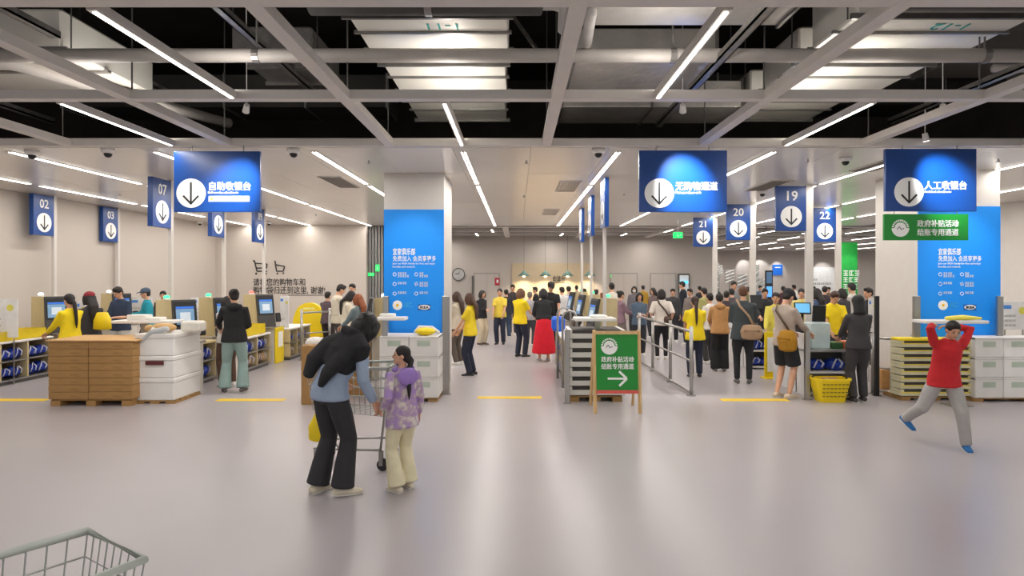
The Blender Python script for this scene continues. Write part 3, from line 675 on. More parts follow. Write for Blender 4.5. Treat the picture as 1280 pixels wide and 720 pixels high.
# ------------------------------------------------------------------ shelves and blue bags
bagm = []
for q in range(4):
    m = MB().ell((0, 0, 0), (.2, .13, .12), None, 14, 9)
    m.v = [tuple(Vector(p)*(1+.35*noise.noise(Vector(p)*9+Vector((q*5, 0, 0))))) for p in m.v]
    me = m.mesh('blue_bag', BLUEBAG, True)
    st = MB().tube([(-.08, -.135, -.07), (-.05, -.155, .03), (.0, -.12, .12)], [(.016, .004)]*3, 6).tube([(.06, -.15, -.05), (.1, -.14, .04), (.04, -.1, .12)], [(.02, .004)]*3, 6).mesh('strap', mat('#c8cbe0', .6), True)
    bagm.append((me, st))
def bag(x, y, z, rz, label, group, sc=1, brown=False):
    me, st = random.choice(bagm)
    if brown: me = me.copy(); me.materials.clear(); me.materials.append(mat('#a3845f', .8, bump=.5)); label = label.replace('blue bag', 'brown paper bundle'); group = group.replace('blue bags', 'brown bundles')
    o = tag(obj('blue_bag', me, None, (x, y, z), rz), label, 'bag', group)
    o.scale = (sc, sc, sc*random.uniform(.8, 1.05)); obj('strap', st, o); return o
def shelf(x0, x1, y0, y1, h, face, n, label, rows=2, bags=True, gname='', low='bags', top=WHITE):
    t = thing('bag_shelf', label, 'shelf', ((x0+x1)/2, (y0+y1)/2, 0)); a, b = (x1-x0)/2, (y1-y0)/2
    box(-a-.02, a+.02, -b, b, h-.035, h, .006).build('top_board', top, t)
    box(-a, a, -b, b, .06, .09).build('bottom_board', STEEL, t)
    box(-a+.03, a-.03, -b+.03, b-.03, 0, .06).build('plinth', GREYP, t)
    zz_ = [.09+(h-.125)*k/rows for k in range(rows+1)]
    for k in range(1, rows): box(-a, a, -b, b, zz_[k]-.012, zz_[k]+.012).build('shelf_board', STEEL, t)
    if face in 'EW':
        for k in range(n+1): y = -b+2*b*k/n; box(-a, a, max(-b, y-.018), min(b, y+.018), .09, h-.035).build('divider', PLY, t)
        bxx = -a if face == 'E' else a; box(bxx-.01, bxx+.01, -b, b, .06, h-.035).build('back_panel', GREYP, t)
    else:
        for k in range(n+1): x = -a+2*a*k/n; box(max(-a, x-.018), min(a, x+.018), -b, b, .09, h-.035).build('divider', WHITE, t)
        box(-a, a, b-.01, b+.01, .06, h-.035).build('back_panel', GREYP, t)
    if bags:
        for r in range(rows):
            for c_ in range(n):
                for q in (0, 1):
                    pos = 'right' if q else 'left'
                    lb = 'blue bag in the %s, %s cell, %s row, %s one' % (gname, ORD[c_], ('bottom', 'top')[r] if rows == 2 else ('bottom', 'middle', 'top')[r], pos)
                    z = zz_[r]+.012+.1
                    if face in 'EW':
                        y = (y0+y1)/2-b+2*b*(c_+.28+.44*q)/n; x = (x1-.16) if face == 'E' else (x0+.16)
                        bag(x, y, z, R(90 if face == 'E' else -90)+random.uniform(-.3, .3), lb, 'blue bags in the '+gname, min(1, b/n/.36), low == 'brown' and r == 0)
                    else:
                        x = (x0+x1)/2-a+2*a*(c_+.28+.44*q)/n; bag(x, y0+.17, z, random.uniform(-.3, .3), lb, 'blue bags in the '+gname, min(1, a/n/.36))
    return t
shelf(-9.35, -8.85, 9.5, 11.9, .76, 'E', 4, 'long low white shelf of blue bags along the left wall', gname='left wall shelf')
shelf(-5.9, -5.5, 10.82, 11.4, .74, 'E', 1, 'low shelf of blue bags behind the woman in jeans', gname='shelf behind the woman in jeans', top=PLY)
shelf(-5.75, -5.28, 12.05, 13.35, .7, 'E', 2, 'low shelf of blue bags before the third kiosk', gname='shelf before the third kiosk', low='brown')
shelf(-5.6, -5.1, 14.05, 15.4, .72, 'E', 3, 'low shelf of blue bags behind the third kiosk', gname='shelf behind the third kiosk', low='brown')
shelf(.80, 1.08, 10.6, 12.9, .82, 'W', 3, 'low shelf of blue bags along the right side of the centre aisle', gname='centre aisle shelf')
tag(box(-5.25, -5.2, 13.5, 13.95, 0, .78, .02).build('queue_divider', YEL), 'yellow panel standing before the long low shelf', 'panel')
tag(box(-5.199, -5.19, 13.6, 13.85, .35, .68).build('notice_card', WPRINT), 'white notice card on the yellow panel', 'notice')
# yellow transparent box on shelf
for k, (x0, x1, y0, y1, z0, h) in enumerate(((-5.7, -5.32, 12.2, 13.2, .7, .2), (-9.3, -8.9, 10.7, 11.8, .76, .17))):
    t = thing('yellow_bin', 'open yellow plastic bin on the %s' % ('low shelf before the third kiosk', 'left wall shelf')[k], 'bin', ((x0+x1)/2, (y0+y1)/2, z0)); a, b = (x1-x0)/2, (y1-y0)/2; m = mat('#f0d62a', .3, alpha=.7)
    MB().box(-a, a, -b, b, 0, .01).box(-a, -a+.01, -b, b, 0, h).box(a-.01, a, -b, b, 0, h).box(-a, a, -b, -b+.01, 0, h).box(-a, a, b-.01, b, 0, h).build('bin_body', m, t)
    MB().ell((0, 0, .07), (a*.7, b*.6, .06)).build('contents', YEL, t, True)
# yellow rounded stand
t = thing('yellow_stand', 'tall rounded yellow stand with a slot handle by the back left wall', 'stand', (X(386, 15.8), 15.8, 0)); zt = Z(378, 15.5); w = .42
out = [(-w, .35), (w, .35), (w*.95, zt-.42)]+[(w*.85*math.cos(a), zt-.36+.34*math.sin(a)) for a in [R(20+k*14) for k in range(11)]]+[(-w*.95, zt-.42)]
MB().prism(out, 'y', 0, .12).build('panel', YEL, t); box(-.14, .14, -.006, .0, zt-.2, zt-.14, 0).build('slot', mat('#f7e98a', .5), t); box(-.25, .25, -.1, .2, 0, .35, .02).build('base', YEL, t)

# ------------------------------------------------------------------ self checkout kiosks
def kiosk(x, Y, label, side=1, beacon='#35e08a', scr=True, yaw=-48):
    """side=+1: customer stands on the +X side"""
    t = thing('self_checkout', label, 'checkout', (x, Y, 0)); sx = side
    box(-.2, .2, -.03, .35, 0, .78, .01).build('cabinet', mat('#b9b2a4', .6), t)
    box(-.17, .17, .0, .05, .78, 1.5, .004).build('wood_panel', PLY, t)
    MB().tube([(0, .025, 1.5), (0, .025, 1.53)], .05, 12).build('beacon_base', WHITE, t)
    MB().ell((0, .025, 1.545), (.05, .05, .035)).build('beacon', mat(beacon, .4, emit=1.6), t, True)
    M = Matrix.Translation((sx*.38, -.05, 0)) @ Matrix.Rotation(R(45 if sx > 0 else -78), 4, 'Z') @ Matrix.Translation((0, 0, .8)) @ Matrix.Rotation(R(-12), 4, 'X')
    MB().box(-.19, .19, 0, .05, 0, .72, .01, M).build('terminal', mat('#3a3836', .4), t)
    MB().box(-.17, .17, -.006, 0, .26, .68, 0, M).build('bezel', BLACK, t)
    sc_ = MB().box(-.14, .14, -.01, -.006, .3, .56, 0, M).build('screen', mat('#6f93b4', .3, emit=.3), t)
    MB().box(-.08, .08, -.014, -.01, .36, .5, 0, M).build('screen_card', mat('#c3cdd6', .4, emit=.3), t)
    MB().box(-.14, .14, -.012, -.01, .565, .6, 0, M).build('screen_bar', mat('#2a6ad0', .4, emit=.3), t)
    MB().box(.2, .3, -.03, .03, .1, .3, .01, M).build('card_reader', BLACK, t)
    box(min(sx*.12, sx*.5), max(sx*.12, sx*.5), -.1, .35, .76, .8, .01).build('scanner_shelf', STEEL, t)
    box(sx*.38-.12, sx*.38+.12, .0, .25, 0, .76).build('leg_box', mat('#d5cfc4', .6), t)
    return t
kiosk(-5.86, 10.42, 'self checkout with wood panel and screen behind the white cartons')
kiosk(-5.72, 11.55, 'self checkout with wood panel beside the woman in jeans', beacon='#35e08a')
kiosk(-5.75, 13.5, 'self checkout with wood panel and red light under the wall lettering', beacon='#ff5a50')
kiosk(-9.25, 12.1, 'self checkout with wood panel and screen left of the woman in yellow', beacon='#f4f2ee')
kiosk(-9.3, 14.2, 'self checkout with wood panel behind the man in denim', beacon='#f4f2ee')
kiosk(X(472, 11.2)+.06, 11.4, 'self checkout with wood panel by the left column', side=-1, beacon='#f4f2ee')
kiosk(1.62, 11.1, 'self checkout with wood panel and green light in the middle, nearest', side=-1)
kiosk(1.62, 13.35, 'self checkout with wood panel and green light in the middle, second', side=-1)
kiosk(1.62, 15.7, 'self checkout with wood panel in the middle, farthest', side=-1)
# poster boards
for k, (p0, p1, Y, y0, y1) in enumerate(((-20, 22, 10.9, 374, 422), (96, 106, 12.6, 376, 405), (163, 190, 14.8, 372, 398), (238, 262, 14.8, 372, 400), (350, 361, 14.2, 370, 425), (1086, 1094, 11.2, 372, 415), (1253, 1285, 10.3, 377, 412))):
    x0, x1 = X(p0, Y), X(p1, Y); lb = ('at the left edge', 'right of the woman in yellow', 'behind the teal jacket', 'behind the first kiosk screen', 'right of the third kiosk', 'on the dark gate post', 'at the right edge by the column')[k]
    t = thing('notice_board', 'white notice board with small print, '+lb, 'notice board', ((x0+x1)/2, Y, 0)); a = (x1-x0)/2; zb, zt = Z(y1, Y), Z(y0, Y)
    box(-a, a, 0, .02, zb, zt, .004).build('board', mat('#dfdedd', .6), t)
    box(-a*.9, -a*.3, -.003, 0, zt-.12, zt-.06).build('blue_heading', mat('#4a8ad8', .6), t)
    disc(a*.55, zt-.15, min(a*.3, .06), -.003, 0, 14).build('yellow_mark', mat('#d9d25a', .6), t)
    pr = MB()
    for q in range(3): chars(pr, -a*.85, zb+(zt-zb)*(.12+.17*q), max(2, int(a*1.5/.05)), .03, 0)
    tag(pr.build('small_print', mat('#a9a7a6', .6), t), kind='stuff')
    for sx in (-a*.7, a*.7): MB().tube([(sx, .03, 0), (sx, .03, zb+.05)], .012, 6).build('leg', STEEL, t)

# ------------------------------------------------------------------ back-left wall lettering
s = 20.48/F
def wtext(body, px, py, h, w, lb):
    o = text(body, (X(px, 20.48), 20.495, Z(py, 20.48)), h*s, INK, None, bold=.002, wid=w*s, name='wall_lettering'); tag(o, lb, 'lettering')
wtext('请将您的购物车和', 316, 356.5, 10, 65, 'upper line of black lettering on the back left wall')
wtext('购物袋归还到这里, 谢谢!', 316, 366.5, 10, 90, 'lower line of black lettering on the back left wall')
def stroke(pts, r, y=20.49):
    m = MB()
    for a, b in zip(pts, pts[1:]): m.tube([(X(a[0], 20.48), y, Z(a[1], 20.48)), (X(b[0], 20.48), y, Z(b[1], 20.48))], r, 6)
    return m
t = thing('cart_symbol', 'black shopping cart symbol on the back left wall', 'symbol', (0, 0, 0))
m = stroke([(316, 326), (318, 326), (321, 339), (333.5, 339)], .022); m2 = stroke([(319, 329), (333.5, 330), (333, 335), (321, 335)], .022); m.add(m2.v, m2.f); m.build('cart_lines', INK, t)
for c in ((320, 342), (332, 342)): MB().ell((X(c[0], 20.48), 20.49, Z(c[1], 20.48)), (.035, .012, .035)).build('wheel', INK, t)
t = thing('bag_cart_symbol', 'smaller black trolley symbol right of the cart symbol', 'symbol', (0, 0, 0))
m = stroke([(343.5, 326), (345.5, 339), (354, 339), (355.5, 333), (345, 331)], .022); m.build('cart_lines', INK, t)
for c in ((346.5, 342), (354, 341.5)): MB().ell((X(c[0], 20.48), 20.49, Z(c[1], 20.48)), (.03, .012, .03)).build('wheel', INK, t)
tag(box(X(360, 20.48), X(406, 20.48), 20.49, 20.5, Z(369.3, 20.48), Z(369, 20.48)+.01).build('wall_line', INK), 'thin black line under the lettering on the back left wall', 'line')
EXITG = mat('#19e060', .5, emit=1.3)
def exit_sign(px, py, Y, w, h, label):
    x = X(px, Y); z = Z(py, Y); t = thing('exit_sign', label, 'exit sign', (x, Y, z)); box(-w/2, w/2, -.04, 0, -h/2, h/2, .004).build('lit_panel', EXITG, t)
    MB().tube([(-w*.1, -.043, h*.22), (-w*.1, -.043, h*.26)], .02*h/.2, 6).build('figure_head', WPRINT, t)
    MB().tube([(-w*.1, -.042, h*.1), (-w*.02, -.042, -h*.12), (w*.1, -.042, -h*.3)], .012, 5).build('figure_leg', WPRINT, t)
    MB().tube([(w*.2, -.042, 0), (w*.38, -.042, 0)], .012, 5).build('arrow', WPRINT, t); return t
exit_sign(472, 335, 20.9, .12, .22, 'green lit exit sign on the ribbed partition')
exit_sign(464, 343, 20.9, .2, .1, 'small dim green sign left of the lit exit sign on the ribbed partition')
t = exit_sign(847, 294, 17.5, .26, .16, 'green hanging exit sign left of the lane 21 sign'); MB().tube([(0, -.02, .08), (0, -.02, CZ-Z(294, 17.5))], .008, 6).build('hanger', STEEL, t)
exit_sign(766, 345, 26.99, .22, .12, 'small green exit light above the left far door')
exit_sign(836, 345, 26.99, .22, .12, 'small green exit light above the right far door')
# far wall furniture: doors, clock, pendant lamps, fire box
def door(n, p0, p1, label):
    x0, x1 = X(p0, 27), X(p1, 27); zt = Z(341, 27); t = thing('door_%d' % n, label, None, (0, 0, 0), kind='structure')
    box(x0, x1, 26.95, 27, 0, zt).build('frame', mat('#a8a19b', .6), t); box(x0+.06, (x0+x1)/2-.005, 26.93, 26.95, 0, zt-.06).build('leaf', WALLF, t); box((x0+x1)/2+.005, x1-.06, 26.93, 26.95, 0, zt-.06).build('leaf', WALLF, t)
    MB().tube([((x0+x1)/2-.06, 26.9, .95), ((x0+x1)/2-.06, 26.9, 1.25)], .015, 6).build('handle', STEEL, t)
door(1, 592, 625, 'pale double door in the far wall right of the clock'); door(2, 762, 797, 'pale double door in the far wall with a green light'); door(3, 812, 845, 'pale double door in the far wall, rightmost')
box(X(590, 27), X(592, 27), 26.9, 27, 0, 1.9).build('trim_1', GREYP)['kind'] = 'structure'
t = thing('wall_clock', 'round grey wall clock right of the left column', 'clock', (X(573, 26.9), 26.98, Z(343, 26.98)))
m = disc(0, 0, .26, -.04, 0); m.build('clock_face', mat('#b9b7b5', .5), t)
MB().tube([(.26*math.cos(R(k*15)), -.04, .26*math.sin(R(k*15))) for k in range(25)], .02, 6).build('rim', GREYP, t)
MB().tube([(0, -.05, 0), (.05, -.05, .15)], .008, 5).tube([(0, -.05, 0), (-.12, -.05, .02)], .01, 5).build('hands', BLACK, t)
t = thing('fire_sign', 'small red fire equipment sign on the far wall', 'sign', (X(621.5, 26.9), 26.9, Z(352, 26.98))); box(-.1, .1, 0, .03, -.16, .16, .004).build('panel', mat('#b8203a', .5), t); box(-.03, .05, -.004, 0, -.06, .08).build('pictogram', WPRINT, t)
box(X(640, 26.9), X(742, 26.9), 26.9, 26.99, 0, 2.45).build('wall_warm_panel', mat('#cbb899', .6, var=.03))['kind'] = 'structure'
o = text('包装台', (X(691, 26.8), 26.89, Z(353, 26.89)), .34, INK, None, bold=.003, wid=.52, name='wall_lettering'); tag(o, 'black lettering of three characters on the warm far wall panel', 'lettering')
l0 = None
for k, px in enumerate((655, 682, 710, 738)):
    x = X(px, 26.0); lb = 'teal cone pendant lamp over the warm far wall, %s' % ('leftmost', 'second from the left', 'third from the left', 'rightmost')[k]; zz = Z(345, 26)
    if l0 is None:
        l0 = thing('pendant_lamp', lb, 'lamp', (x, 26.2, zz), 0, 'teal pendant lamps by the far wall')
        MB().tube([(0, 0, 0), (0, 0, .2), (0, 0, .23)], [.26, .05, .02], 18).build('shade', mat('#7fa39a', .5), l0, True)
        MB().tube([(0, 0, .2), (0, 0, 4.61-zz)], .006, 5).build('cord', BLACK, l0)
        MB().ell((0, 0, -.01), (.06, .06, .05)).build('bulb', mat('#ffe2b0', .5, emit=6), l0, True)
    else: dup(l0, (x, 26.2, zz), label=lb)
    l = bpy.data.lights.new('pendant_light', 'SPOT'); l.energy = 60; l.spot_size = R(130); l.spot_blend = .8; l.color = (1, .8, .55); lo = bpy.data.objects.new('pendant_light', l); lo.location = (x, 26.35, zz-.06); COL.objects.link(lo)
    lo.rotation_euler = (R(18), 0, 0)
t = thing('window_1', 'narrow glazed opening with blue neon in the far wall', None, (0, 0, 0), kind='structure')
box(X(848, 26.9), X(862, 26.9), 26.9, 26.97, 0, Z(342, 26.9)).build('frame', GREYP, t); box(X(849.5, 26.9), X(860.5, 26.9), 26.87, 26.9, 0, Z(344, 26.9)).build('pane', mat('#c8c8c8', .1, emit=.3), t)
tag(box(X(850, 26.8), X(860, 26.8), 26.78, 26.84, Z(354, 26.8), Z(351.5, 26.8)).build('neon_sign', mat('#36c3ee', .4, emit=2)), 'small glowing light blue neon strip by the far wall', 'neon')
# distant hall furniture
t = thing('banner', 'tall green vertical banner with white blocks of lettering in the distant hall', 'banner', (X(1061, 24), 24, 0)); a = 11*24/F
box(-a, a, 0, .06, 0, Z(303, 24), .01).build('cloth', mat('#199b3a', .6), t); pr = MB()
for q, py in enumerate((342, 350, 358, 366)): chars(pr, -a*.6+.0, Z(py+2.6, 24), 3, .2-.015*q, 0)
tag(pr.build('lettering', WPRINT, t), kind='stuff'); box(-a, a, -.15, .2, 0, .03).build('base', GREYP, t)
spot('banner_spot', (X(1061, 24), 22.8, 3.4), (X(1061, 24), 24, 2.1), 60, 40)
t = thing('hanging_screen', 'small blue lit sign on the distant back wall', 'sign', (X(973, 42.8), 42.9, Z(344, 42.8))); box(-.33, .33, 0, .1, 0, .72, .01).build('panel', mat('#0c5fc0', .5, emit=.4), t); box(-.2, .2, -.01, 0, .5, .56).build('print', WPRINT, t)
spot('wall_spot', (X(973, 42.5), 42.2, 3.3), (X(973, 42.8), 43, 2.2), 50, 60)
t = thing('info_screen', 'tall black info screen in the distant hall', 'screen', (X(961.5, 30), 30, 0)); box(-.18, .18, 0, .08, 0, Z(338, 30), .01).build('housing', BLACK, t); box(-.13, .13, -.006, 0, 1.55, Z(340, 30)).build('panel', mat('#44607f', .4, emit=.3), t); box(-.13, .13, -.008, 0, .9, 1.4).build('lower_panel', mat('#4a8ef0', .4, emit=1.0), t)
t = thing('wall_poster', 'large white poster on the distant back wall', 'poster', (X(1030, 42.9), 42.95, Z(375, 42.9))); box(-.85, .85, 0, .04, 0, 2.25, .01).build('sheet', mat('#ecebe8', .5), t)
pr = MB(); chars(pr, -.75, 1.35, 3, .1, 0); chars(pr, -.75, 1.05, 9, .13, 0); tag(pr.build('lettering', INK, t), kind='stuff')
spot('poster_spot', (X(1030, 42), 41.6, 3.4), (X(1030, 42.9), 43, 1.9), 110, 55)
# mirror-like display pieces
CHR = mat('#c9c9c9', .25, .7, var=.3, scale=4)
for k, (px, py, w, h) in enumerate(((893, 352, .45, 1.2), (899, 338, .35, .5), (912, 345, .6, .7), (928, 352, .6, .8), (945, 345, .35, 1.3), (952, 358, .4, .9))):
    Y = 34+k*.5; x = X(px, Y); z = Z(py, Y); t = thing('display_frame', 'silver display frame in the distant showroom, %s from the left' % ORD[k], 'frame', (x, Y, 0), R(random.uniform(-25, 25)), 'silver frames in the distant showroom')
    MB().box(-w/2, w/2, 0, .04, z-h/2, z+h/2).build('panel', CHR, t)
    m = MB()
    for q in range(4): m.tube([(-w/2, -.02, z-h/2+h*q/4), (w/2, -.02, z-h/2+h*(q+1)/4)], .025, 5)
    m.build('lattice', WHITE, t); MB().tube([(0, .02, 0), (0, .02, z-h/2)], .03, 6).build('stand', STEEL, t)
for x, z in ((931, 335), (951, 335), (890, 342)): spot('showroom_spot', (X(x, 42), 42.1, 3.4), (X(x, 43), 43, 2.3), 80, 60)
t = thing('red_flower', 'red artificial flower on a thin stem by the distant green banner', 'flower', (X(1048, 20), 20, 0)); MB().tube([(0, 0, 0), (0, 0, Z(345, 20))], .008, 5).build('stem', mat('#3b5a32', .6), t); MB().ell((0, 0, Z(342, 20)), (.08, .08, .05)).build('bloom', mat('#b01822', .6), t, True)

# ------------------------------------------------------------------ staffed checkouts
def counter(x0, x1, y0, y1, h, label, gname):
    t = thing('checkout_counter', label, 'counter', (x0, y0, 0)); w, d = x1-x0, y1-y0
    box(0, .03, 0, d, 0, h+.28).build('side_panel', mat('#d9d7d5', .5), t)
    box(w-.03, w, 0, d, 0, h).build('side_panel', WHITE, t); box(0, w, .36, .4, 0, h).build('back_panel', GREYP, t)
    box(-.02, w+.02, -.02, d, h, h+.035, .006).build('counter_top', mat('#a9a7a5', .3, .5), t)
    for z in (.03, .36): box(.03, w-.03, 0, .36, z, z+.025).build('shelf_board', WHITE, t)
    box(.1, w-.1, .5, d-.2, h+.035, h+.055).build('conveyor_belt', BLACK, t)
    for r, z in enumerate((.055, .385)):
        for q in range(2): bag(x0+w*(.3+.4*q), y0+.18, z+.1, random.uniform(-.3, .3), 'folded blue bag in the %s, %s shelf, %s one' % (gname, ('bottom', 'top')[r], ('left', 'right')[q]), 'blue bags in the '+gname, .8)
counter(4.58, 5.35, 9.85, 11.15, .7, 'white staffed checkout counter with bag shelves, nearest, right of the man in shorts', 'nearest staffed counter')
counter(4.75, 5.3, 12.7, 14.2, .72, 'white staffed checkout counter with bag shelves, behind the man in dark grey', 'second staffed counter')
counter(7.75, 8.4, 12.5, 14, .72, 'white staffed checkout counter behind the short barrier', 'third staffed counter')
t = thing('clear_bag', 'pale blue translucent box on the nearest staffed counter', 'box', (X(1024, 10), 10.05, .735)); box(-.16, .16, -.1, .15, 0, .42, .02).build('body', mat('#cfe2e2', .25, alpha=.75), t)
tag(box(X(1040, 10), X(1052, 10), 9.95, 10.2, .735, .84, .015).build('green_pack', mat('#2b5a2c', .5)), 'dark green pack on the nearest staffed counter', 'pack'); tag(box(X(1053, 10), X(1063, 10), 9.95, 10.15, .735, .86, .015).build('orange_pack', mat('#c96a3c', .5)), 'orange pack on the nearest staffed counter', 'pack')
def monitor(px, py, Y, w, h, rz, label, base, back=False, col='#5fa0c8', tilt=-20):
    t = thing('monitor', label, 'monitor', (X(px, Y), Y, base), R(rz)); z = Z(py, Y)-base; M = Matrix.Translation((0, -.03, z)) @ Matrix.Rotation(R(tilt), 4, 'X')
    MB().box(-w/2, w/2, 0, .03, -h/2, h/2, .006, M).build('casing', BLACK, t)
    if not back: MB().box(-w/2+.02, w/2-.02, -.005, 0, -h/2+.02, h/2-.02, 0, M).build('screen', mat(col, .3, emit=.7), t)
    MB().tube([(0, .02, 0), (0, .0, z-h*.2)], .022, 8).build('stand', BLACK, t); MB().tube([(0, .02, 0), (0, .02, .012)], .09, 14).build('foot', BLACK, t)
monitor(1003, 385, 10.5, .26, .2, -15, 'tilted touch screen on the nearest staffed counter', .735)
monitor(1023, 393, 10.25, .24, .3, 12, 'black monitor seen from behind beside the cashier', .735, True, tilt=5)
monitor(945, 377, 13.2, .24, .3, 0, 'dark monitor on the second staffed counter', .755, True)
t = thing('sign_panel', 'yellow framed white panel standing left of the man in shorts', 'panel', (X(964, 11.6), 11.6, 0), R(12)); box(-.13, .13, 0, .03, .02, .86, .006).build('yellow_frame', YEL, t); box(-.08, .08, -.006, 0, .12, .76).build('white_sheet', WPRINT, t); box(-.15, .15, -.1, .12, 0, .02).build('foot', YEL, t)
# yellow shopping basket
t = thing('shopping_basket', 'yellow plastic shopping basket on the floor before the staffed counter', 'basket', (X(1039, 9.45), 9.5, 0))
def basket(t, W_, D_, H_, m):
    n = 9; w0, d0 = W_*.36, D_*.36; w1, d1 = W_*.5, D_*.5
    def ring(z, a, b, k=.25):
        return [(a*math.copysign(abs(math.cos(g))**.45, math.cos(g)), b*math.copysign(abs(math.sin(g))**.45, math.sin(g)), z) for g in [2*math.pi*i/28 for i in range(28)]]
    rr_ = [ring(0, w0, d0), ring(H_, w1, d1), ring(H_, w1+.015, d1+.015), ring(H_-.03, w1+.015, d1+.015), ring(H_-.03, w1+.004, d1+.004), ring(.0, w0+.004, d0+.004)]
    vs = [p for r in rr_ for p in r]; fs = []
    for k in range(5):
        for j in range(28): fs.append((k*28+j, k*28+(j+1) % 28, (k+1)*28+(j+1) % 28, (k+1)*28+j))
    fs.append(tuple(range(28))); MB().add(vs, fs).build('basket_body', m, t)
    s_ = MB()
    for q in range(4):
        for xx in range(-3, 4): s_.box(xx*W_*.11-.018, xx*W_*.11+.018, -d1*.80-.02-q*.008-.004, -d1*.80-.02-q*.008+.01, .09+q*.06, .105+q*.06)
    s_.build('slot', mat('#8c7a12', .7), t)
    MB().tube([(-w1, .02, H_), (-w1*.8, .05, H_+.02), (w1*.8, .05, H_+.02), (w1, .02, H_)], .011, 6).build('handle', BLACK, t)
basket(t, .52, .38, .36, YEL)
tag(box(X(1028, 9.5), X(1046, 9.5), 9.42, 9.55, .29, .35, .01).build('brown_packet', mat('#b58a5a', .7)), 'brown packet inside the yellow shopping basket', 'packet')

# ------------------------------------------------------------------ shopping carts
WIRE = mat('#9fa3a0', .35, .5)
def cart(x, y, rz, label, rimc, wheels=True):
    t = thing('shopping_cart', label, 'cart', (x, y, 0), rz); L_ = .82
    def P(u, v, w):   # u across -1..1, v 0 rear..1 front, w 0 bottom..1 top
        hw = (.26-.06*v)*(.82+.18*w); z0 = .52+.06*v; z1 = 1.0-.0*v; return Vector((u*hw, v*L_*(.9+.1*w)+.02*(1-w), z0+(z1-z0)*w))
    rim = [P(-1, 0, 1), P(-1, 1, 1), P(1, 1, 1), P(1, 0, 1)]
    MB().tube(rim+[rim[0]], .014, 8).build('rim', rimc, t, True)
    w = MB()
    for k in range(5): a = k/5; w.tube([P(-1, 0, a), P(-1, 1, a), P(1, 1, a), P(1, 0, a), P(-1, 0, a)], .0035, 4)
    for k in range(15):
        v = k/14; w.tube([P(-1, v, 1), P(-1, v, 0), P(1, v, 0), P(1, v, 1)], .003, 4)
    for k in range(9):
        u = -1+2*k/8; w.tube([P(u, 0, 1), P(u, 0, 0), P(u, 1, 0), P(u, 1, 1)], .003, 4)
    w.build('wire_basket', WIRE, t)
    MB().tube([(-.27, -.1, 1.04), (.27, -.1, 1.04)], .017, 10, cap=1).build('handle', mat('#2a56a8', .5), t, True)
    for s_ in (-1, 1): MB().tube([(s_*.25, -.1, 1.04), (s_*.25, 0, 1.0), (s_*.24, .04, .5), (s_*.24, .08, .16)], .013, 8).build('upright', STEEL, t, True)
    for s_ in (-1, 1): MB().tube([(s_*.24, .06, .2), (s_*.18, .74, .2)], .013, 8).build('side_bar', STEEL, t, True)
    MB().tube([(-.18, .74, .2), (.18, .74, .2)], .013, 8).build('front_bar', STEEL, t)
    MB().tube([(-.18, .5, .2), (-.17, .7, .56), (.17, .7, .56), (.18, .5, .2)], .011, 8).build('basket_support', STEEL, t)
    for (wx, wy) in ((-.24, .07), (.24, .07), (-.18, .72), (.18, .72)):
        f_ = MB().box(wx-.022, wx-.017, wy-.02, wy+.02, .05, .19).box(wx+.017, wx+.022, wy-.02, wy+.02, .05, .19).build('caster_fork', STEEL, t)
        MB().tube([(wx-.014, wy-.02, .06), (wx+.014, wy-.02, .06)], .06, 16).build('wheel', mat('#2c2c2e', .6), t)
    return t
cart(-1.35-.55*.82+.0, 2.09-.83*.82, R(-33.5), 'wire shopping cart with a pale clear rim cut by the lower left corner', mat('#c3ccc4', .3, alpha=.7))
cart(X(473, 6.2)+.12, 6.33, R(90), 'wire shopping cart standing between the bending woman and the girl', WIRE)
t = thing('yellow_bag', 'yellow shopping bag hanging low at the cart left of the bending woman', 'bag', (X(396, 6.05), 6.02, Z(548, 6.05)))
m = MB().tube([(0, 0, 0), (.01, 0, .12), (.03, 0, .26)], [(.07, .04), (.085, .05), (.03, .02)], 12, cap=.6); m.v = [tuple(Vector(p)*(1+.12*noise.noise(Vector(p)*14))) for p in m.v]; m.build('bag_body', YEL, t, True); MB().tube([(.03, 0, .26), (.06, .02, .5)], .008, 5).build('strap', YEL, t)
t = thing('yellow_bag', 'yellow carrier bag beside the woman in a red cap', 'bag', (X(128, 10.9), 10.9, .98))
m = MB().tube([(0, 0, 0), (.0, 0, .15), (.0, 0, .28)], [(.16, .08), (.15, .08), (.1, .03)], 12, cap=.3); m.build('bag_body', YEL, t, True)
tag(box(X(690, 12.2), X(706, 12.2), 12.1, 12.5, .82, 1.1, .05).build('blue_crate', mat('#1b62d8', .5)), 'bright blue bag on the centre aisle shelf right of the red skirt', 'bag')

# ------------------------------------------------------------------ people
PEND = []
SKIN = mat('#d3a284', .55, var=.04, scale=20)
def fab(c): return mat(c, .85, var=.07, scale=7, bump=.35, bscale=16)
def blob(mb, name, m, par, vox, extra=None, smooth=3):
    o = obj(name, mb.mesh(name, m), par)
    r = o.modifiers.new('r', 'REMESH'); r.mode = 'VOXEL'; r.voxel_size = vox; r.use_smooth_shade = True
    s = o.modifiers.new('s', 'SMOOTH'); s.factor = .5; s.iterations = smooth
    PEND.append((o, extra, m)); return o
def ik(S, T, a, b, pole):
    d = T-S; L_ = d.length; mx = (a+b)*.995
    if L_ > mx: d = d*(mx/L_); T = S+d; L_ = mx
    L_ = max(L_, abs(a-b)+.02); c = (a*a+L_*L_-b*b)/(2*L_); h = math.sqrt(max(0, a*a-c*c)); u = d.normalized()
    p = pole-u*pole.dot(u); p.normalize(); return S+u*c+p*h, T
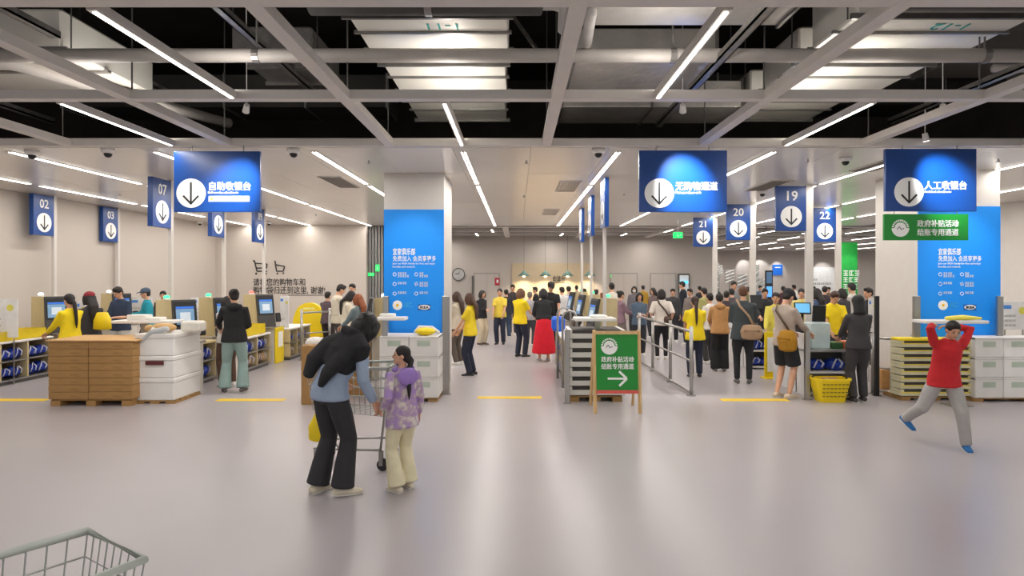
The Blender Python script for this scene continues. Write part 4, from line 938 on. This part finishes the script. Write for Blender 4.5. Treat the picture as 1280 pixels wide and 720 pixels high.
POSE = {'rest': ((.23, .04, .84), (-.23, .04, .84)), 'phone': ((.07, .30, 1.14), (-.08, .27, 1.10)), 'work': ((.15, .36, 1.02), (-.15, .36, 1.02)),
        'one': ((.12, .36, 1.1), (-.23, .04, .84)), 'back': ((.2, .0, .9), (-.21, .02, .9)), 'fold': ((-.02, .22, 1.12), (.02, .24, 1.1)), 'low': ((.16, .3, .88), (-.16, .3, .88))}
def person(px, top, Y, yaw, label, h=None, tc='#333333', bc='#222226', hair='short', hc='#1d1715', sleeve=1.0, legs='straight', pose='rest', lean=0, side=0, hp=8, hy=0,
           shoe='#e0ddd8', hem=.84, cap=None, mask=False, vest=None, feet=None, arms=None, w=1.0, vox=.021, hood=False, topm=None, skirt=None, extra_x=0, collar=None, cuff=None, tw=0, face=None, z0=0):
    hz = h if h else HC-(top-VY)/F*Y
    s = hz/1.70; x = X(px, Y)+extra_x
    P = thing('person', label, 'person', (x, Y, z0), R(yaw)); P.scale = (s, s, s)
    pel = Vector((0, 0, .93)); Ru = Matrix.Rotation(R(side), 3, 'Y') @ Matrix.Rotation(R(-lean), 3, 'X') @ Matrix.Rotation(R(tw), 3, 'Z')
    def up(*p): p = Vector(p); k = min(1, max(0, (p.z-.93)/.25)); return pel+(Ru @ (p-pel)) if k >= 1 else (p*(1-k)+(pel+(Ru @ (p-pel)))*k)
    ax = Ru @ Vector((1, 0, 0))
    Rh = Matrix.Rotation(R(side*.6), 3, 'Y') @ Matrix.Rotation(R(-lean*.6), 3, 'X') @ Matrix.Rotation(R(hy), 3, 'Z') @ Matrix.Rotation(R(-hp), 3, 'X')
    N = up(0, .0, 1.45); H = N+Rh @ Vector((0, .02, .145))
    feet = feet or ((-.10, random.uniform(-.06, .04), 0, 8), (.10, random.uniform(-.04, .08), 0, -8))
    A = arms or POSE[pose]
    body = MB(); top_ = MB(); bot = MB(); fing = MB()
    # head
    HM = Rh
    body.ell(H+HM @ Vector((0, -.008, .02)), (.074, .092, .092), HM, 14, 10); body.ell(H+HM @ Vector((0, .018, -.042)), (.056, .068, .068), HM, 12, 8)
    body.ell(H+HM @ Vector((0, .094, -.012)), (.013, .018, .022), HM, 8, 6); body.ell(H+HM @ Vector((0, .068, -.088)), (.024, .018, .018), HM, 8, 6)
    for q in (-1, 1): body.ell(H+HM @ Vector((q*.076, -.005, -.008)), (.012, .020, .031), HM, 8, 6)
    body.tube([up(0, -.01, 1.36), N, H+HM @ Vector((0, -.02, -.05))], [.055, .05, .05], 10)
    tor = [(.86, .15, .105), (.95, .16, .11), (1.08, .13*w, .092), (1.22, .148*w, .105), (1.34, .165*w, .098), (1.41, .13*w, .07), (1.45, .06, .055)]
    body.tube([up(0, 0 if z > 1.3 else .0, z) for z, a, b in tor], [(a, b) for z, a, b in tor], 14, ax, cap=.3)
    tt = [t_ for t_ in ((hem, .212, .15), (.95, .196, .138), (1.08, .164*w, .118), (1.22, .168*w, .125), (1.33, .172*w, .114), (1.40, .135*w, .085), (1.455, .07, .066))]
    if hem < .84: tt = [(hem, .222, .158), (.86, .21, .148)]+tt[1:]
    top_.tube([up(0, 0, z) for z, a, b in tt], [(a, b) for z, a, b in tt], 16, ax, cap=.12)
    for i, q in enumerate((1, -1)):
        S = up(q*.162*w, -.01, 1.375); W_ = Vector(A[i][:3]); pole = Vector((q*.5, -.7, -.6)) if len(A[i]) < 4 else Vector(A[i][3])
        E, W_ = ik(S, W_, .285, .25, pole); d = (W_-E).normalized()
        body.tube([S+(up(0, 0, 1.38)-S)*.35, S, S.lerp(E, .5), E, E.lerp(W_, .35), W_], [.045, .05, .043, .037, .036, .026], 10, cap=.8)
        inn = Vector((-q, 0, 0)) if abs(d.z) > .6 else Vector((0, 0, -1)); inn = (inn-d*inn.dot(d)).normalized(); lat = d.cross(inn)*(1 if 1 else 1)
        if lat.y < 0: lat = -lat
        pc = W_+d*.05
        body.tube([W_-d*.01, W_+d*.035, W_+d*.085], [(.022, .02), (.037, .016), (.039, .014)], 10, lat, cap=.6)
        for f_ in range(4):
            b0 = W_+d*.082+lat*(.028-.0185*f_); ln = (.068, .076, .07, .054)[f_]; p1 = b0+d*ln*.5+inn*.008; p2 = p1+d*ln*.34+inn*.022; p3 = p2+d*ln*.1+inn*.02
            fing.tube([b0-d*.02, b0, p1, p2, p3], [.0085, .009, .0085, .0078, .006], 7, cap=.7)
        b0 = W_+d*.03+lat*.03; fing.tube([b0-d*.01, b0, b0+lat*.022+d*.028+inn*.01, b0+lat*.026+d*.055+inn*.02], [.012, .012, .010, .008], 7, cap=.7)
        if sleeve > 0:
            if sleeve >= 1: pts = [S+(up(0, 0, 1.36)-S)*.4, S, S.lerp(E, .5), E, E.lerp(W_, .5), E.lerp(W_, .93)]; rr_ = [.058, .062, .058, .054, .05, .04]
            else: pts = [S+(up(0, 0, 1.36)-S)*.4, S, S.lerp(E, .5), S.lerp(E, .5+.5*sleeve)]; rr_ = [.058, .062, .062, .066]
            top_.tube(pts, rr_, 12, cap=.15)
    KN = []
    for i, q in enumerate((-1, 1)):
        fx, fy_, fz, fyaw = feet[i]; hp_ = Vector((q*.088, 0, .90)); An = Vector((fx, fy_, .085+fz)); fd = Vector((math.sin(R(-fyaw)), math.cos(R(-fyaw)), 0))
        K, An = ik(hp_, An, .425, .415, Vector((q*.1, 1, 0))); KN.append((hp_, K, An))
        body.tube([hp_+Vector((0, 0, .03)), hp_, hp_.lerp(K, .5), K, K.lerp(An, .3), An], [.085, .085, .07, .052, .052, .036], 12, cap=.6)
        tl = -.28 if fz > .05 else 0
        fd2 = (fd+Vector((0, 0, tl*2.0))).normalized(); body.tube([An+Vector((0, 0, -.03))-fd2*.02, An+fd2*.08+Vector((0, 0, -.05)), An+fd2*.14+Vector((0, 0, -.06))], [(.03, .035), (.035, .025), (.03, .016)], 10, (fd2.y, -fd2.x, 0), cap=.6)
        sh = MB(); upv = Vector((0, 0, 1)); sd = (fd.y, -fd.x, 0)
        sh.tube([An-fd2*.06-upv*.045, An-upv*.04+fd2*.02, An+fd2*.09-upv*.055, An+fd2*.165-upv*.062], [(.04, .038), (.043, .048), (.047, .032), (.036, .02)], 12, sd, cap=.8)
        sm = sh.build('shoe', mat(shoe, .6), P, True)
        shs = MB().tube([An-fd2*.07-upv*.077, An+fd2*.09-upv*.079, An+fd2*.18-upv*.079], [(.042, .009), (.048, .009), (.036, .007)], 12, sd, cap=.5).build('sole', mat('#d8d5d0' if shoe != '#e0ddd8' else '#f2f0ec', .6), sm, True)
        if skirt: continue
        if legs == 'shorts': bot.tube([hp_+Vector((0, 0, .03)), hp_, hp_.lerp(K, .5), hp_.lerp(K, .93)], [.085, .104, .108, .108], 14, cap=.12)
        else:
            kr, ar_ = {'slim': (.065, .05), 'straight': (.08, .068), 'wide': (.095, .1), 'flare': (.075, .105)}[legs]
            gap = .05 if legs != 'wide' else .015
            bot.tube([hp_+Vector((0, 0, .03)), hp_, hp_.lerp(K, .5), K, K.lerp(An, .5), An+(K-An)*.03-Vector((0, 0, .04-gap*.4))], [.08, .1, .096, kr, (kr+ar_)/2, ar_], 14, cap=.12)
            if legs == 'flare' or legs == 'wide': pass
    if skirt:
        zb, rb = skirt; bot.tube([(0, 0, 1.02), (0, -.005, .92), (0, -.0, .7), (0, -.0, zb)], [(.155, .12), (.185, .15), (.19+.3*(rb-.19), .16+.3*(rb-.19)), (rb, rb*.8)], 20, (1, 0, 0), cap=.1)
    else: bot.tube([(0, 0, .84), (0, 0, .92), up(0, 0, 1.0)], [(.15, .11), (.17, .118), (.15, .105)], 14, (1, 0, 0), cap=.3)
    blob(body, 'body', SKIN, P, vox, fing, 1)
    blob(bot, 'skirt' if skirt else 'shorts' if legs == 'shorts' else 'trousers', fab(bc), P, vox)
    tp = blob(top_, 'top', topm or fab(tc), P, vox)
    if vest:
        v = MB().tube([up(0, 0, z) for z in (1.0, 1.1, 1.25, 1.36, 1.43)], [(.19, .135), (.18, .13), (.19, .14), (.2, .13), (.13, .09)], 16, ax, cap=.15)
        blob(v, 'vest', fab(vest), P, vox)
    if hood:
        v = MB().ell(up(0, -.1, 1.42), (.11, .06, .07), Ru).tube([up(-.1, -.03, 1.43), up(-.05, .08, 1.43), up(.05, .08, 1.43), up(.1, -.03, 1.43)], .03, 8, cap=1)
        blob(v, 'hood', topm or fab(tc), P, vox)
    if collar: blob(MB().tube([up(0, -.0, 1.42), up(0, 0, 1.475)], [(.085, .075), (.066, .066)], 14, ax), 'collar', fab(collar), P, .016)
    # hair
    def h3(*p): return H+HM @ Vector(p)
    hb = MB(); hb.ell(h3(0, -.02, .034), (.085, .098, .092), HM, 16, 10)
    if hair in ('short',): hb.ell(h3(0, -.05, -.02), (.074, .06, .06), HM); hb.ell(h3(0, .035, .095), (.055, .05, .03), HM)
    if hair in ('bob', 'long'):
        hb.ell(h3(0, -.05, -.03), (.092, .075, .1), HM)
        for q in (-1, 1): hb.tube([h3(q*.07, .01, .05), h3(q*.085, .01, -.03), h3(q*.08, .0, -.11)], [(.03, .045), (.028, .055), (.024, .05)], 10, cap=.7)
        hb.tube([h3(0, -.07, .03), h3(0, -.08, -.06), h3(0, -.06, -.13)], [(.09, .045), (.09, .05), (.08, .04)], 12, HM @ Vector((1, 0, 0)), cap=.5)
    if hair == 'long': hb.tube([h3(0, -.07, .0), up(0, -.125, 1.45), up(0, -.14, 1.3), up(0, -.135, 1.17)], [(.085, .045), (.09, .04), (.085, .03), (.05, .02)], 12, ax, cap=.7)
    if hair in ('pony', 'lowpony', 'bun'): hb.ell(h3(0, -.05, -.02), (.072, .06, .065), HM)
    if hair == 'pony': hb.tube([h3(0, -.1, .05), h3(0, -.15, .03), h3(0, -.16, -.06), h3(0, -.14, -.19), h3(0, -.12, -.26)], [.025, .036, .036, .028, .012], 10, cap=.9)
    if hair == 'lowpony': hb.tube([h3(0, -.09, -.01), h3(0, -.125, -.05), up(0, -.13, 1.4), up(0, -.15, 1.22), up(0, -.15, 1.1)], [.03, .036, .034, .028, .012], 10, cap=.9)
    if hair == 'bun': hb.ell(h3(0, -.12, .07), (.045, .04, .045), HM)
    if hair == 'beanie':
        hb.ell(h3(0, -.03, .045), (.098, .11, .098), HM); hb.tube([h3(0, -.05, .02), h3(0, -.06, -.1), up(0, -.05, 1.43)], [(.092, .075), (.092, .075), (.1, .07)], 12, ax, cap=.4)
    blob(hb, 'hair' if hair != 'beanie' else 'beanie', mat(hc, .6, var=.2, scale=30, stretch=(1, 1, .2)), P, min(vox, .016))
    if cap:
        c = MB(); c.ell(h3(0, -.015, .06), (.094, .108, .08), HM, 18, 8); c.tube([h3(0, .06, .055), h3(0, .17, .035)], [(.08, .012), (.055, .008)], 14, HM @ Vector((1, 0, 0)), cap=1)
        blob(c, 'cap', fab(cap), P, min(vox, .014))
    facing = abs(((yaw+hy+180) % 360)-180) > 55 if face is None else face
    if facing:
        for q in (-1, 1):
            e = MB().ell(h3(q*.03, .082, .005), (.011, .007, .006), HM, 10, 6).build('eye', mat('#1a1412', .3), P, True)
            MB().ell(h3(q*.03, .083, .024), (.016, .005, .0035), HM, 8, 5).build('eyebrow', mat(hc, .7), P, True)
        if not mask: MB().ell(h3(0, .083, -.055), (.021, .006, .0055), HM, 10, 6).build('mouth', mat('#a8564a', .5), P, True)
        else: MB().ell(h3(0, .05, -.045), (.06, .055, .045), HM, 14, 8).build('mask', mat('#dfe6ee', .7), P, True)
    P['_s'] = s
    return P, s, up, h3
def rel(Pt, v): # local person coordinates to world
    P, s, up, h3 = Pt; M = Matrix.Translation(P.location) @ Matrix.Rotation(P.rotation_euler.z, 4, 'Z') @ Matrix.Diagonal((s, s, s, 1)); return M @ Vector(v)
def sling(Pt, label, col, q=1, y=-.17, z=.98, w=.17, h=.12, strap=None, flat=.07):
    """bag hanging at the back/side with a strap from the other shoulder; q=+1 bag at the right hip"""
    P, s, up, h3 = Pt
    t = thing('shoulder_bag', label, 'bag', P.location, P.rotation_euler.z, 'shoulder bags worn by shoppers'); t.scale = P.scale
    m = MB().tube([(q*.13, y, z-h), (q*.13, y-.01, z), (q*.13, y, z+h*.9)], [(w*.9, flat), (w, flat*1.1), (w*.8, flat*.6)], 14, (1, 0, 0), cap=.5)
    blob(m, 'bag_body', fab(col), t, .015)
    box(q*.13-w*.7, q*.13+w*.7, y-flat*1.2, y-flat*.9, z+h*.1, z+h*.35, .01).build('flap', fab(col), t)
    sm = mat(strap or col, .7); yb = -.14
    MB().tube([(q*.16, y, z+h), up(q*.08, yb, 1.2), up(-q*.06, yb+.005, 1.36), up(-q*.11, -.03, 1.475), up(-q*.08, .1, 1.42), up(q*.08, .145, 1.2), (q*.2, .05, z+h)], [(.02, .006)]*7, 8, (1, 0, .4)).build('strap', sm, t, True)
YT_ = '#f3d61a'; NAVY = '#23283a'
# foreground
HANDS = Vector((X(471, 5.45), 5.45, Z(517, 5.45)))
def loc(px, Y, yaw, s, wpt, ex=0):
    return Matrix.Rotation(-R(yaw), 3, 'Z') @ (Vector(wpt)-Vector((X(px, Y)+ex, Y, 0)))/s
wt = loc(418, 5.42, -38, 1.66/1.7, HANDS+Vector((-.02, -.01, .10)), -.04)
gt = loc(503, 5.55, 42, 1.27/1.7, HANDS+Vector((.045, .0, .04)))
pw = person(418, 388, 5.42, -38, 'woman bending towards the girl, black sweater over pale blue shirt, dark trousers', h=1.66, tc='#95a5bd', bc='#302f33', hair='bob', hc='#0e0c0d', lean=24, side=10, hp=32, hy=-5,
            legs='flare', shoe='#d6ccb8', vox=.011, arms=(tuple(wt)+((.4, -1, -.3),), (-.18, .22, .98)), feet=((-.14, -.03, 0, 10), (.10, .06, 0, -30)), extra_x=-.04, hem=.86)
P, s, up, h3 = pw
v = MB().tube([up(0, -.03, z) for z in (1.13, 1.2, 1.3, 1.38, 1.44)], [(.17, .13), (.19, .145), (.2, .145), (.165, .11), (.10, .085)], 18, Vector((1, 0, 0)), cap=.3)
v.tube([up(-.05, -.05, 1.4), up(-.16, -.1, 1.28), up(-.2, -.13, 1.14), up(-.19, -.12, 1.03)], [(.11, .07), (.12, .075), (.11, .06), (.07, .04)], 14, (1, 0, 0), cap=.7)
v.tube([up(.05, -.07, 1.38), up(.09, -.12, 1.22), up(.07, -.14, 1.08), up(.05, -.14, .99)], [(.13, .07), (.12, .06), (.08, .045), (.035, .03)], 14, (1, 0, 0), cap=.7)
v.tube([up(.1, -.04, 1.42), up(.19, -.03, 1.36), up(.2, 0, 1.28)], [.075, .085, .06], 12, cap=.7)
v.tube([up(-.09, -.02, 1.46), up(-.04, -.1, 1.47), up(.05, -.1, 1.47), up(.1, -.02, 1.46)], .045, 10, cap=1)
blob(v, 'draped_sweater', fab('#1c1c20'), P, .012)
hb = MB().tube([h3(-.075, .02, .04), h3(-.095, .03, -.04), h3(-.085, .05, -.13)], [.05, .055, .03], 10, cap=1).tube([h3(.075, .02, .04), h3(.095, .03, -.04), h3(.085, .05, -.13)], [.05, .055, .03], 10, cap=1).ell(h3(0, -.03, .02), (.1, .11, .105))
blob(hb, 'hair_sides', mat('#0e0c0d', .5, var=.2, scale=30), P, .012)
pg = person(503, 433, 5.55, 42, "little girl in lilac patterned jacket and cream trousers with a ponytail, beside the bending woman", h=1.27, topm=mat('#b79fb6', .85, kind='camo', scale=9, bump=.3, bscale=30), bc='#e0d7b6', hair='lowpony',
            hc='#171112', hp=-2, hy=64, legs='flare', shoe='#cfc6b4', vox=.013, arms=((.27, .06, .86), tuple(gt)+((-.4, -.8, -.5),)), hem=.76, w=1.08, hood=False, tw=0, face=True)
blob(MB().ell(pg[2](0, -.13, 1.36), (.14, .06, .11)).tube([pg[2](-.12, -.02, 1.44), pg[2](0, .09, 1.43), pg[2](.12, -.02, 1.44)], .035, 8, cap=1), 'hood', fab('#9a7cc4'), pg[0], .014)
MB().ell(pg[3](0, -.125, -.05), (.04, .03, .02), None, 10, 6).build('hair_tie', mat('#eceaf0', .6), pg[0], True)
pb = person(1180, 403, 6.9, 172, 'running boy in a red jacket and grey trousers with both hands behind his head', h=1.42, tc='#c4232a', bc='#aba8a6', hair='short', hc='#14110f', hp=22, legs='straight', shoe='#1667a8', vox=.014,
            arms=((.13, -.03, 1.62, (.55, 1, -.4)), (-.11, -.06, 1.60, (-1, .25, -.7))), feet=((-.22, .10, 0, -14), (.29, -.42, .22, 20)), hem=.82, w=1.04, side=-4, lean=6)
# left group
person(88, 368, 10.4, 72, 'woman in a bright yellow jacket with tied hair at the first kiosk on the left', tc=YT_, bc=NAVY, hair='lowpony', pose='work')
person(113, 366, 11.0, 60, 'woman with a dark red cap and black jacket', tc='#35343a', bc='#3a3a40', hair='long', cap='#8e2a34', pose='phone')
person(151, 358, 12.3, 172, 'man in a dark denim shirt facing the camera and looking down', tc='#2a3850', bc='#b9b6b0', pose='phone', hp=25, sleeve=.9)
person(184, 361, 13.6, 120, 'child in a teal jacket and cap behind the man in denim', tc='#1a92a4', bc='#3d4450', cap='#4b5a6a', pose='one')
person(204, 364, 15.2, 200, 'dark haired person half hidden behind the first wood panel', tc='#56504c', bc='#2d2d30')
person(293, 362, 10.2, 18, 'woman in a black hoodie and pale blue jeans at a self checkout', tc='#1d1d20', bc='#8fa8a4', hair='bun', legs='flare', hood=True, arms=((.12, .25, 1.05), (-.26, .36, 1.04)), shoe='#5c5654', vox=.015, feet=((-.15, .02, 0, 12), (.13, 0, 0, -14)), hy=20)
person(276, 371, 10.75, 45, 'dark haired woman in white beside the woman in a black hoodie', tc='#d8d2cc', bc='#5a4236', hair='bob', pose='fold', legs='straight', extra_x=.12)
person(422, 355, 14.0, -65, 'tall man in a cream vest looking right at the checkout', tc='#cfc6b2', bc='#4a4642', pose='work', hp=25, vest='#d8cfbd')
person(434, 363, 13.0, -70, 'woman with long black hair and a cream top', tc='#e3d9c4', bc='#3d3a3a', hair='long', pose='phone', hp=30)
person(441, 355, 15.4, 170, 'man in a white shirt and dark jacket facing the camera far behind', tc='#55504e', bc='#2b2b2e', vest='#e5e1dc')
person(449, 368, 12.0, 60, 'woman with long orange hair and a grey top', tc='#6f7f84', bc='#3a3a3e', hair='long', hc='#8a4a26', pose='work')
person(409, 365, 15.2, -20, 'person in a plaid dark top seen from behind at the yellow stand', tc='#5a4a50', bc='#3a3030', pose='low', sleeve=.4)
# centre aisle
person(588, 367, 11.9, 75, 'staff woman in a yellow shirt and navy trousers with long brown hair, facing left', tc='#eed12a', bc=NAVY, hair='long', hc='#4b2f22', sleeve=.5, pose='low', shoe='#2a2a2d', legs='straight', w=.95)
person(572, 365, 13.4, 60, 'woman with long brown hair in a cream top right beside the left column', tc='#c9bda9', bc='#5a5048', hair='long', hc='#3f2b22', pose='work')
person(602, 365, 17.2, -130, 'short woman in a black sweater and cream trousers', h=1.5, tc='#232328', bc='#cfc0a4', hair='bob', pose='fold', shoe='#4d3a30')
person(625, 361, 17.3, 170, 'staff woman in a yellow shirt and dark jeans facing the camera', tc='#e9cf4e', bc='#272c40', hair='lowpony', sleeve=.6, pose='low', shoe='#33302f', vox=.019)
person(650, 363, 14.6, -40, 'staff person in a yellow shirt seen from behind, centre aisle', h=1.6, tc=YT_, bc='#262b3c', hair='bob', hc='#6b4a34', sleeve=.5, pose='work', shoe='#3a3838')
person(680, 364, 13.9, 5, 'woman in a long red skirt and black top seen from behind', h=1.62, tc='#232327', bc='#d5152c', hair='bob', hc='#17151a', skirt=(.2, .29), hem=1.03, pose='work', lean=8, shoe='#9a948f', w=1.08)
person(688, 353, 15.8, 190, 'man in a black t-shirt and cap facing the camera behind the red skirt', tc='#1e1f22', bc='#25262c', cap='#1e1c1c', sleeve=.5, pose='low', w=1.12, hp=20)
person(633, 362, 19.0, 20, 'person in a dark jacket behind the staff woman facing the camera', tc='#2c2e36', bc='#3b4a60')
person(641, 356, 20.2, 175, 'man in a dark sweater far back between the two yellow shirts', tc='#3a3335', bc='#33343a')
person(662, 365, 16.8, -20, 'person in a light grey hoodie behind the yellow shirt', tc='#a9a6ac', bc='#4b4b50', hc='#6f665e')
person(670, 359, 20.5, 100, 'man in black far back beside the grey hoodie', tc='#1f1f24', bc='#28282d')
person(703, 359, 18.4, 30, 'person in a white top at the far counter, left of a pair', tc='#d5d3d2', bc='#3c3c44')
person(711, 358, 19.4, 10, 'person in a pale grey top at the far counter, right of a pair', tc='#bdbcbf', bc='#3c3c44')
person(731, 361, 20.5, 30, 'person in navy far behind the lane poles', tc='#3c4252', bc='#2a2a30')
person(745, 362, 19.2, -30, 'person in dull pink far behind the second kiosk', tc='#a18287', bc='#45404a')
person(765, 354, 17.2, 10, 'tall man in a white shirt behind the kiosks', tc='#d9d2c4', bc='#3a3836', pose='work')
person(775, 364, 15.2, -70, 'woman in a mauve plaid shirt', tc='#8f7480', bc='#8a8078', hair='bun', pose='one')
person(793, 358, 20.0, 165, 'masked woman with dark hair far back', tc='#6d6a70', bc='#36363c', hair='bob', mask=True)
person(799, 366, 14.9, 178, 'woman in a blue denim shirt facing the camera beyond the barrier', tc='#526579', bc='#2d3038', hair='bob', pose='fold', w=1.08)
person(817, 360, 19.0, 120, 'woman with long black hair facing left behind the white blouse', tc='#6a5a58', bc='#33333a', hair='long')
wb = person(827, 362, 14.2, -8, 'woman in a white blouse and black trousers with a strap across her back', tc='#dcd3ca', bc='#1d1d22', hair='bob', sleeve=.9, w=1.12, pose='back', legs='slim', shoe='#d9d6d2')
sling(wb, 'small dark bag on a strap across the white blouse', '#5b4a40', 1, -.12, .98, .1, .08, '#4a3c34', .05)
person(841, 361, 18.0, 165, 'dark clothed person facing the camera right of the white blouse', tc='#3a3a3e', bc='#26262b')
person(854, 352, 20.2, 60, 'man in a dark suit standing tall far back', tc='#1f222e', bc='#20222a')
person(863, 361, 17.2, 130, 'dark haired person in grey left of the yellow ponytail woman', tc='#7a706c', bc='#3a3a40')
pp = person(869, 371, 11.7, -4, 'staff woman in a yellow t-shirt with a ponytail, seen from behind', tc=YT_, bc='#272d40', hair='lowpony', hc='#35201a', sleeve=.5, pose='low', shoe='#35323a', w=1.06, hem=.8)
person(881, 360, 16.2, 30, 'person in an olive top behind the ponytail woman', tc='#a8a468', bc='#3a3a3c')
person(888, 367, 13.5, 20, 'person in a white top left of the tan hoodie', tc='#e2dcd6', bc='#3a3a3c')
person(900, 369, 12.4, -10, 'person in a tan hoodie and black trousers seen from behind', h=1.55, tc='#b98a58', bc='#1d1d21', hood=True, pose='work', legs='wide', shoe='#6a6866', hair='short', lean=4)
person(917, 352, 17.6, 175, 'tall man in a grey shirt facing the camera far behind the tan hoodie', tc='#7b7d80', bc='#34343a')
person(915, 361, 16.4, 10, 'dark haired person behind the man in dark grey', tc='#4a4448', bc='#2a2a2e')
person(908, 364, 14.9, -40, 'person with black hair and a dark top right of the tan hoodie', tc='#3c3236', bc='#2d2b2e')
mg = person(929, 358, 11.0, -18, 'man in a dark grey jacket with a beige bag at his hip, seen from behind', tc='#3d4446', bc='#232428', hc='#5a3a26', pose='phone', legs='slim', shoe='#5e5b5a', w=1.05, hem=.78, vox=.017)
sling(mg, 'beige shoulder bag at the hip of the man in dark grey', '#a88a6c', 1, -.17, .93, .19, .11, '#a08468')
person(956, 361, 14.9, 165, 'man in a black shirt facing the camera beside the second counter', tc='#26262b', bc='#26262b', pose='work')
person(970, 366, 12.2, 150, 'woman in yellow half hidden behind the man in shorts', tc='#dccf5a', bc='#2d3038', hair='lowpony', pose='low')
ms = person(981, 361, 9.75, -62, 'man in a beige sweatshirt, black shorts and black cap at the staffed checkout', tc='#b3a395', bc='#1e1f23', legs='shorts', cap='#2a2a2e', pose='work', hp=28, shoe='#c9b9a2', vox=.016, hem=.82)
P, s, up, h3 = ms
sling(ms, 'mustard yellow bag worn by the man in shorts', '#a8791a', 1, -.1, .92, .17, .14, '#5a4a3a', .09)
person(1002, 361, 14.0, 150, 'woman in pale yellow behind the touch screen', tc='#d6c97a', bc='#33363c', hair='lowpony')
person(1041, 363, 11.55, 178, 'cashier in a bright yellow shirt looking down behind the counter', tc=YT_, bc=NAVY, hc='#3d261c', hair='short', sleeve=.6, pose='low', hp=30, w=1.15, hem=.86)
person(1022, 361, 13.2, 20, 'dark haired woman in blue behind the black monitor', tc='#4a5a80', bc='#2d2d34', hair='long')
person(1031, 358, 17.5, -30, 'person in dark clothes far behind the cashier', tc='#3a3034', bc='#26262a')
person(1054, 361, 14.3, 30, 'black haired person just right of the cashier', tc='#3c3a3e', bc='#2a2a2e', hair='bob')
person(1066, 354, 14.6, 20, 'tall man in white behind the person in the beanie', tc='#cfcac4', bc='#2f3036')
person(1087, 360, 12.9, 100, 'person in dark clothes with a yellow lanyard at the gate post', tc='#2b2b30', bc='#26262a', pose='one')
person(1073, 371, 9.45, -6, 'person in dark grey clothes and black beanie seen from behind at the yellow basket', tc='#3b393b', bc='#3a383a', hair='beanie', hc='#161618', pose='work', legs='straight', shoe='#3a3838', vox=.017, hem=.86, w=.96)
FAR = [(936, 359, 21, 30, 'olive', '#7a7a58'), (979, 358, 22, -20, 'maroon', '#5a3038'), (993, 356, 24, 10, 'white', '#dcdad6'), (1010, 357, 23, 190, 'navy', '#2a3450'), (1018, 358, 28, 40, 'grey', '#77757a'), (1036, 359, 24, 150, 'brown', '#6b5444'),
       (986, 361, 19, 10, 'cream', '#d9cfb8'), (875, 358, 24, 20, 'charcoal', '#3a3a3e'), (950, 357, 26, 170, 'dusty blue', '#6a7c94'), (895, 357, 26, 10, 'dark green', '#2c4436'), (804, 357, 25, 0, 'mustard', '#b08c30'), (721, 357, 24.5, 10, 'lavender', '#9a8fb0'), (756, 358, 24.5, 190, 'rust', '#8a4a30'), (1008, 361, 20, 0, 'slate', '#4a5560')]
for px, tp, Y, yaw, cn, c in FAR: person(px, tp, Y, yaw, 'distant shopper in a %s top among the crowd' % cn, tc=c, bc='#2e2e34', vox=.03)

# ------------------------------------------------------------------ finish: bake remeshed figures and lettering to plain meshes
bpy.context.view_layer.update(); dg = bpy.context.evaluated_depsgraph_get()
done = []
for o, extra, m in PEND: done.append((o, bpy.data.meshes.new_from_object(o.evaluated_get(dg), depsgraph=dg), extra, m))
tdone = [(o, wd, bpy.data.meshes.new_from_object(o.evaluated_get(dg), depsgraph=dg)) for o, wd in TEXTS]
for o, me, extra, m in done:
    o.modifiers.clear()
    if extra is not None and extra.v:
        n = len(me.vertices); vs = [tuple(v.co) for v in me.vertices]+extra.v; fs = [tuple(p.vertices) for p in me.polygons]+[tuple(i+n for i in f) for f in extra.f]
        me = bpy.data.meshes.new(o.name); me.from_pydata(vs, [], fs)
    me.materials.clear(); me.materials.append(m); me.polygons.foreach_set('use_smooth', [True]*len(me.polygons)); me.update(); o.data = me
for o, wd, me in tdone:
    if wd:
        xs = [v.co.x for v in me.vertices]
        if xs:
            k = wd/max(1e-4, max(xs)-min(xs))
            for v in me.vertices: v.co.x *= k
    n = obj('tmp', me, o.parent); n.matrix_local = o.matrix_local.copy()
    for key in ('label', 'category'):
        if key in o: n[key] = o[key]
    nm = o.name.split('.')[0]; bpy.data.objects.remove(o); n.name = nm
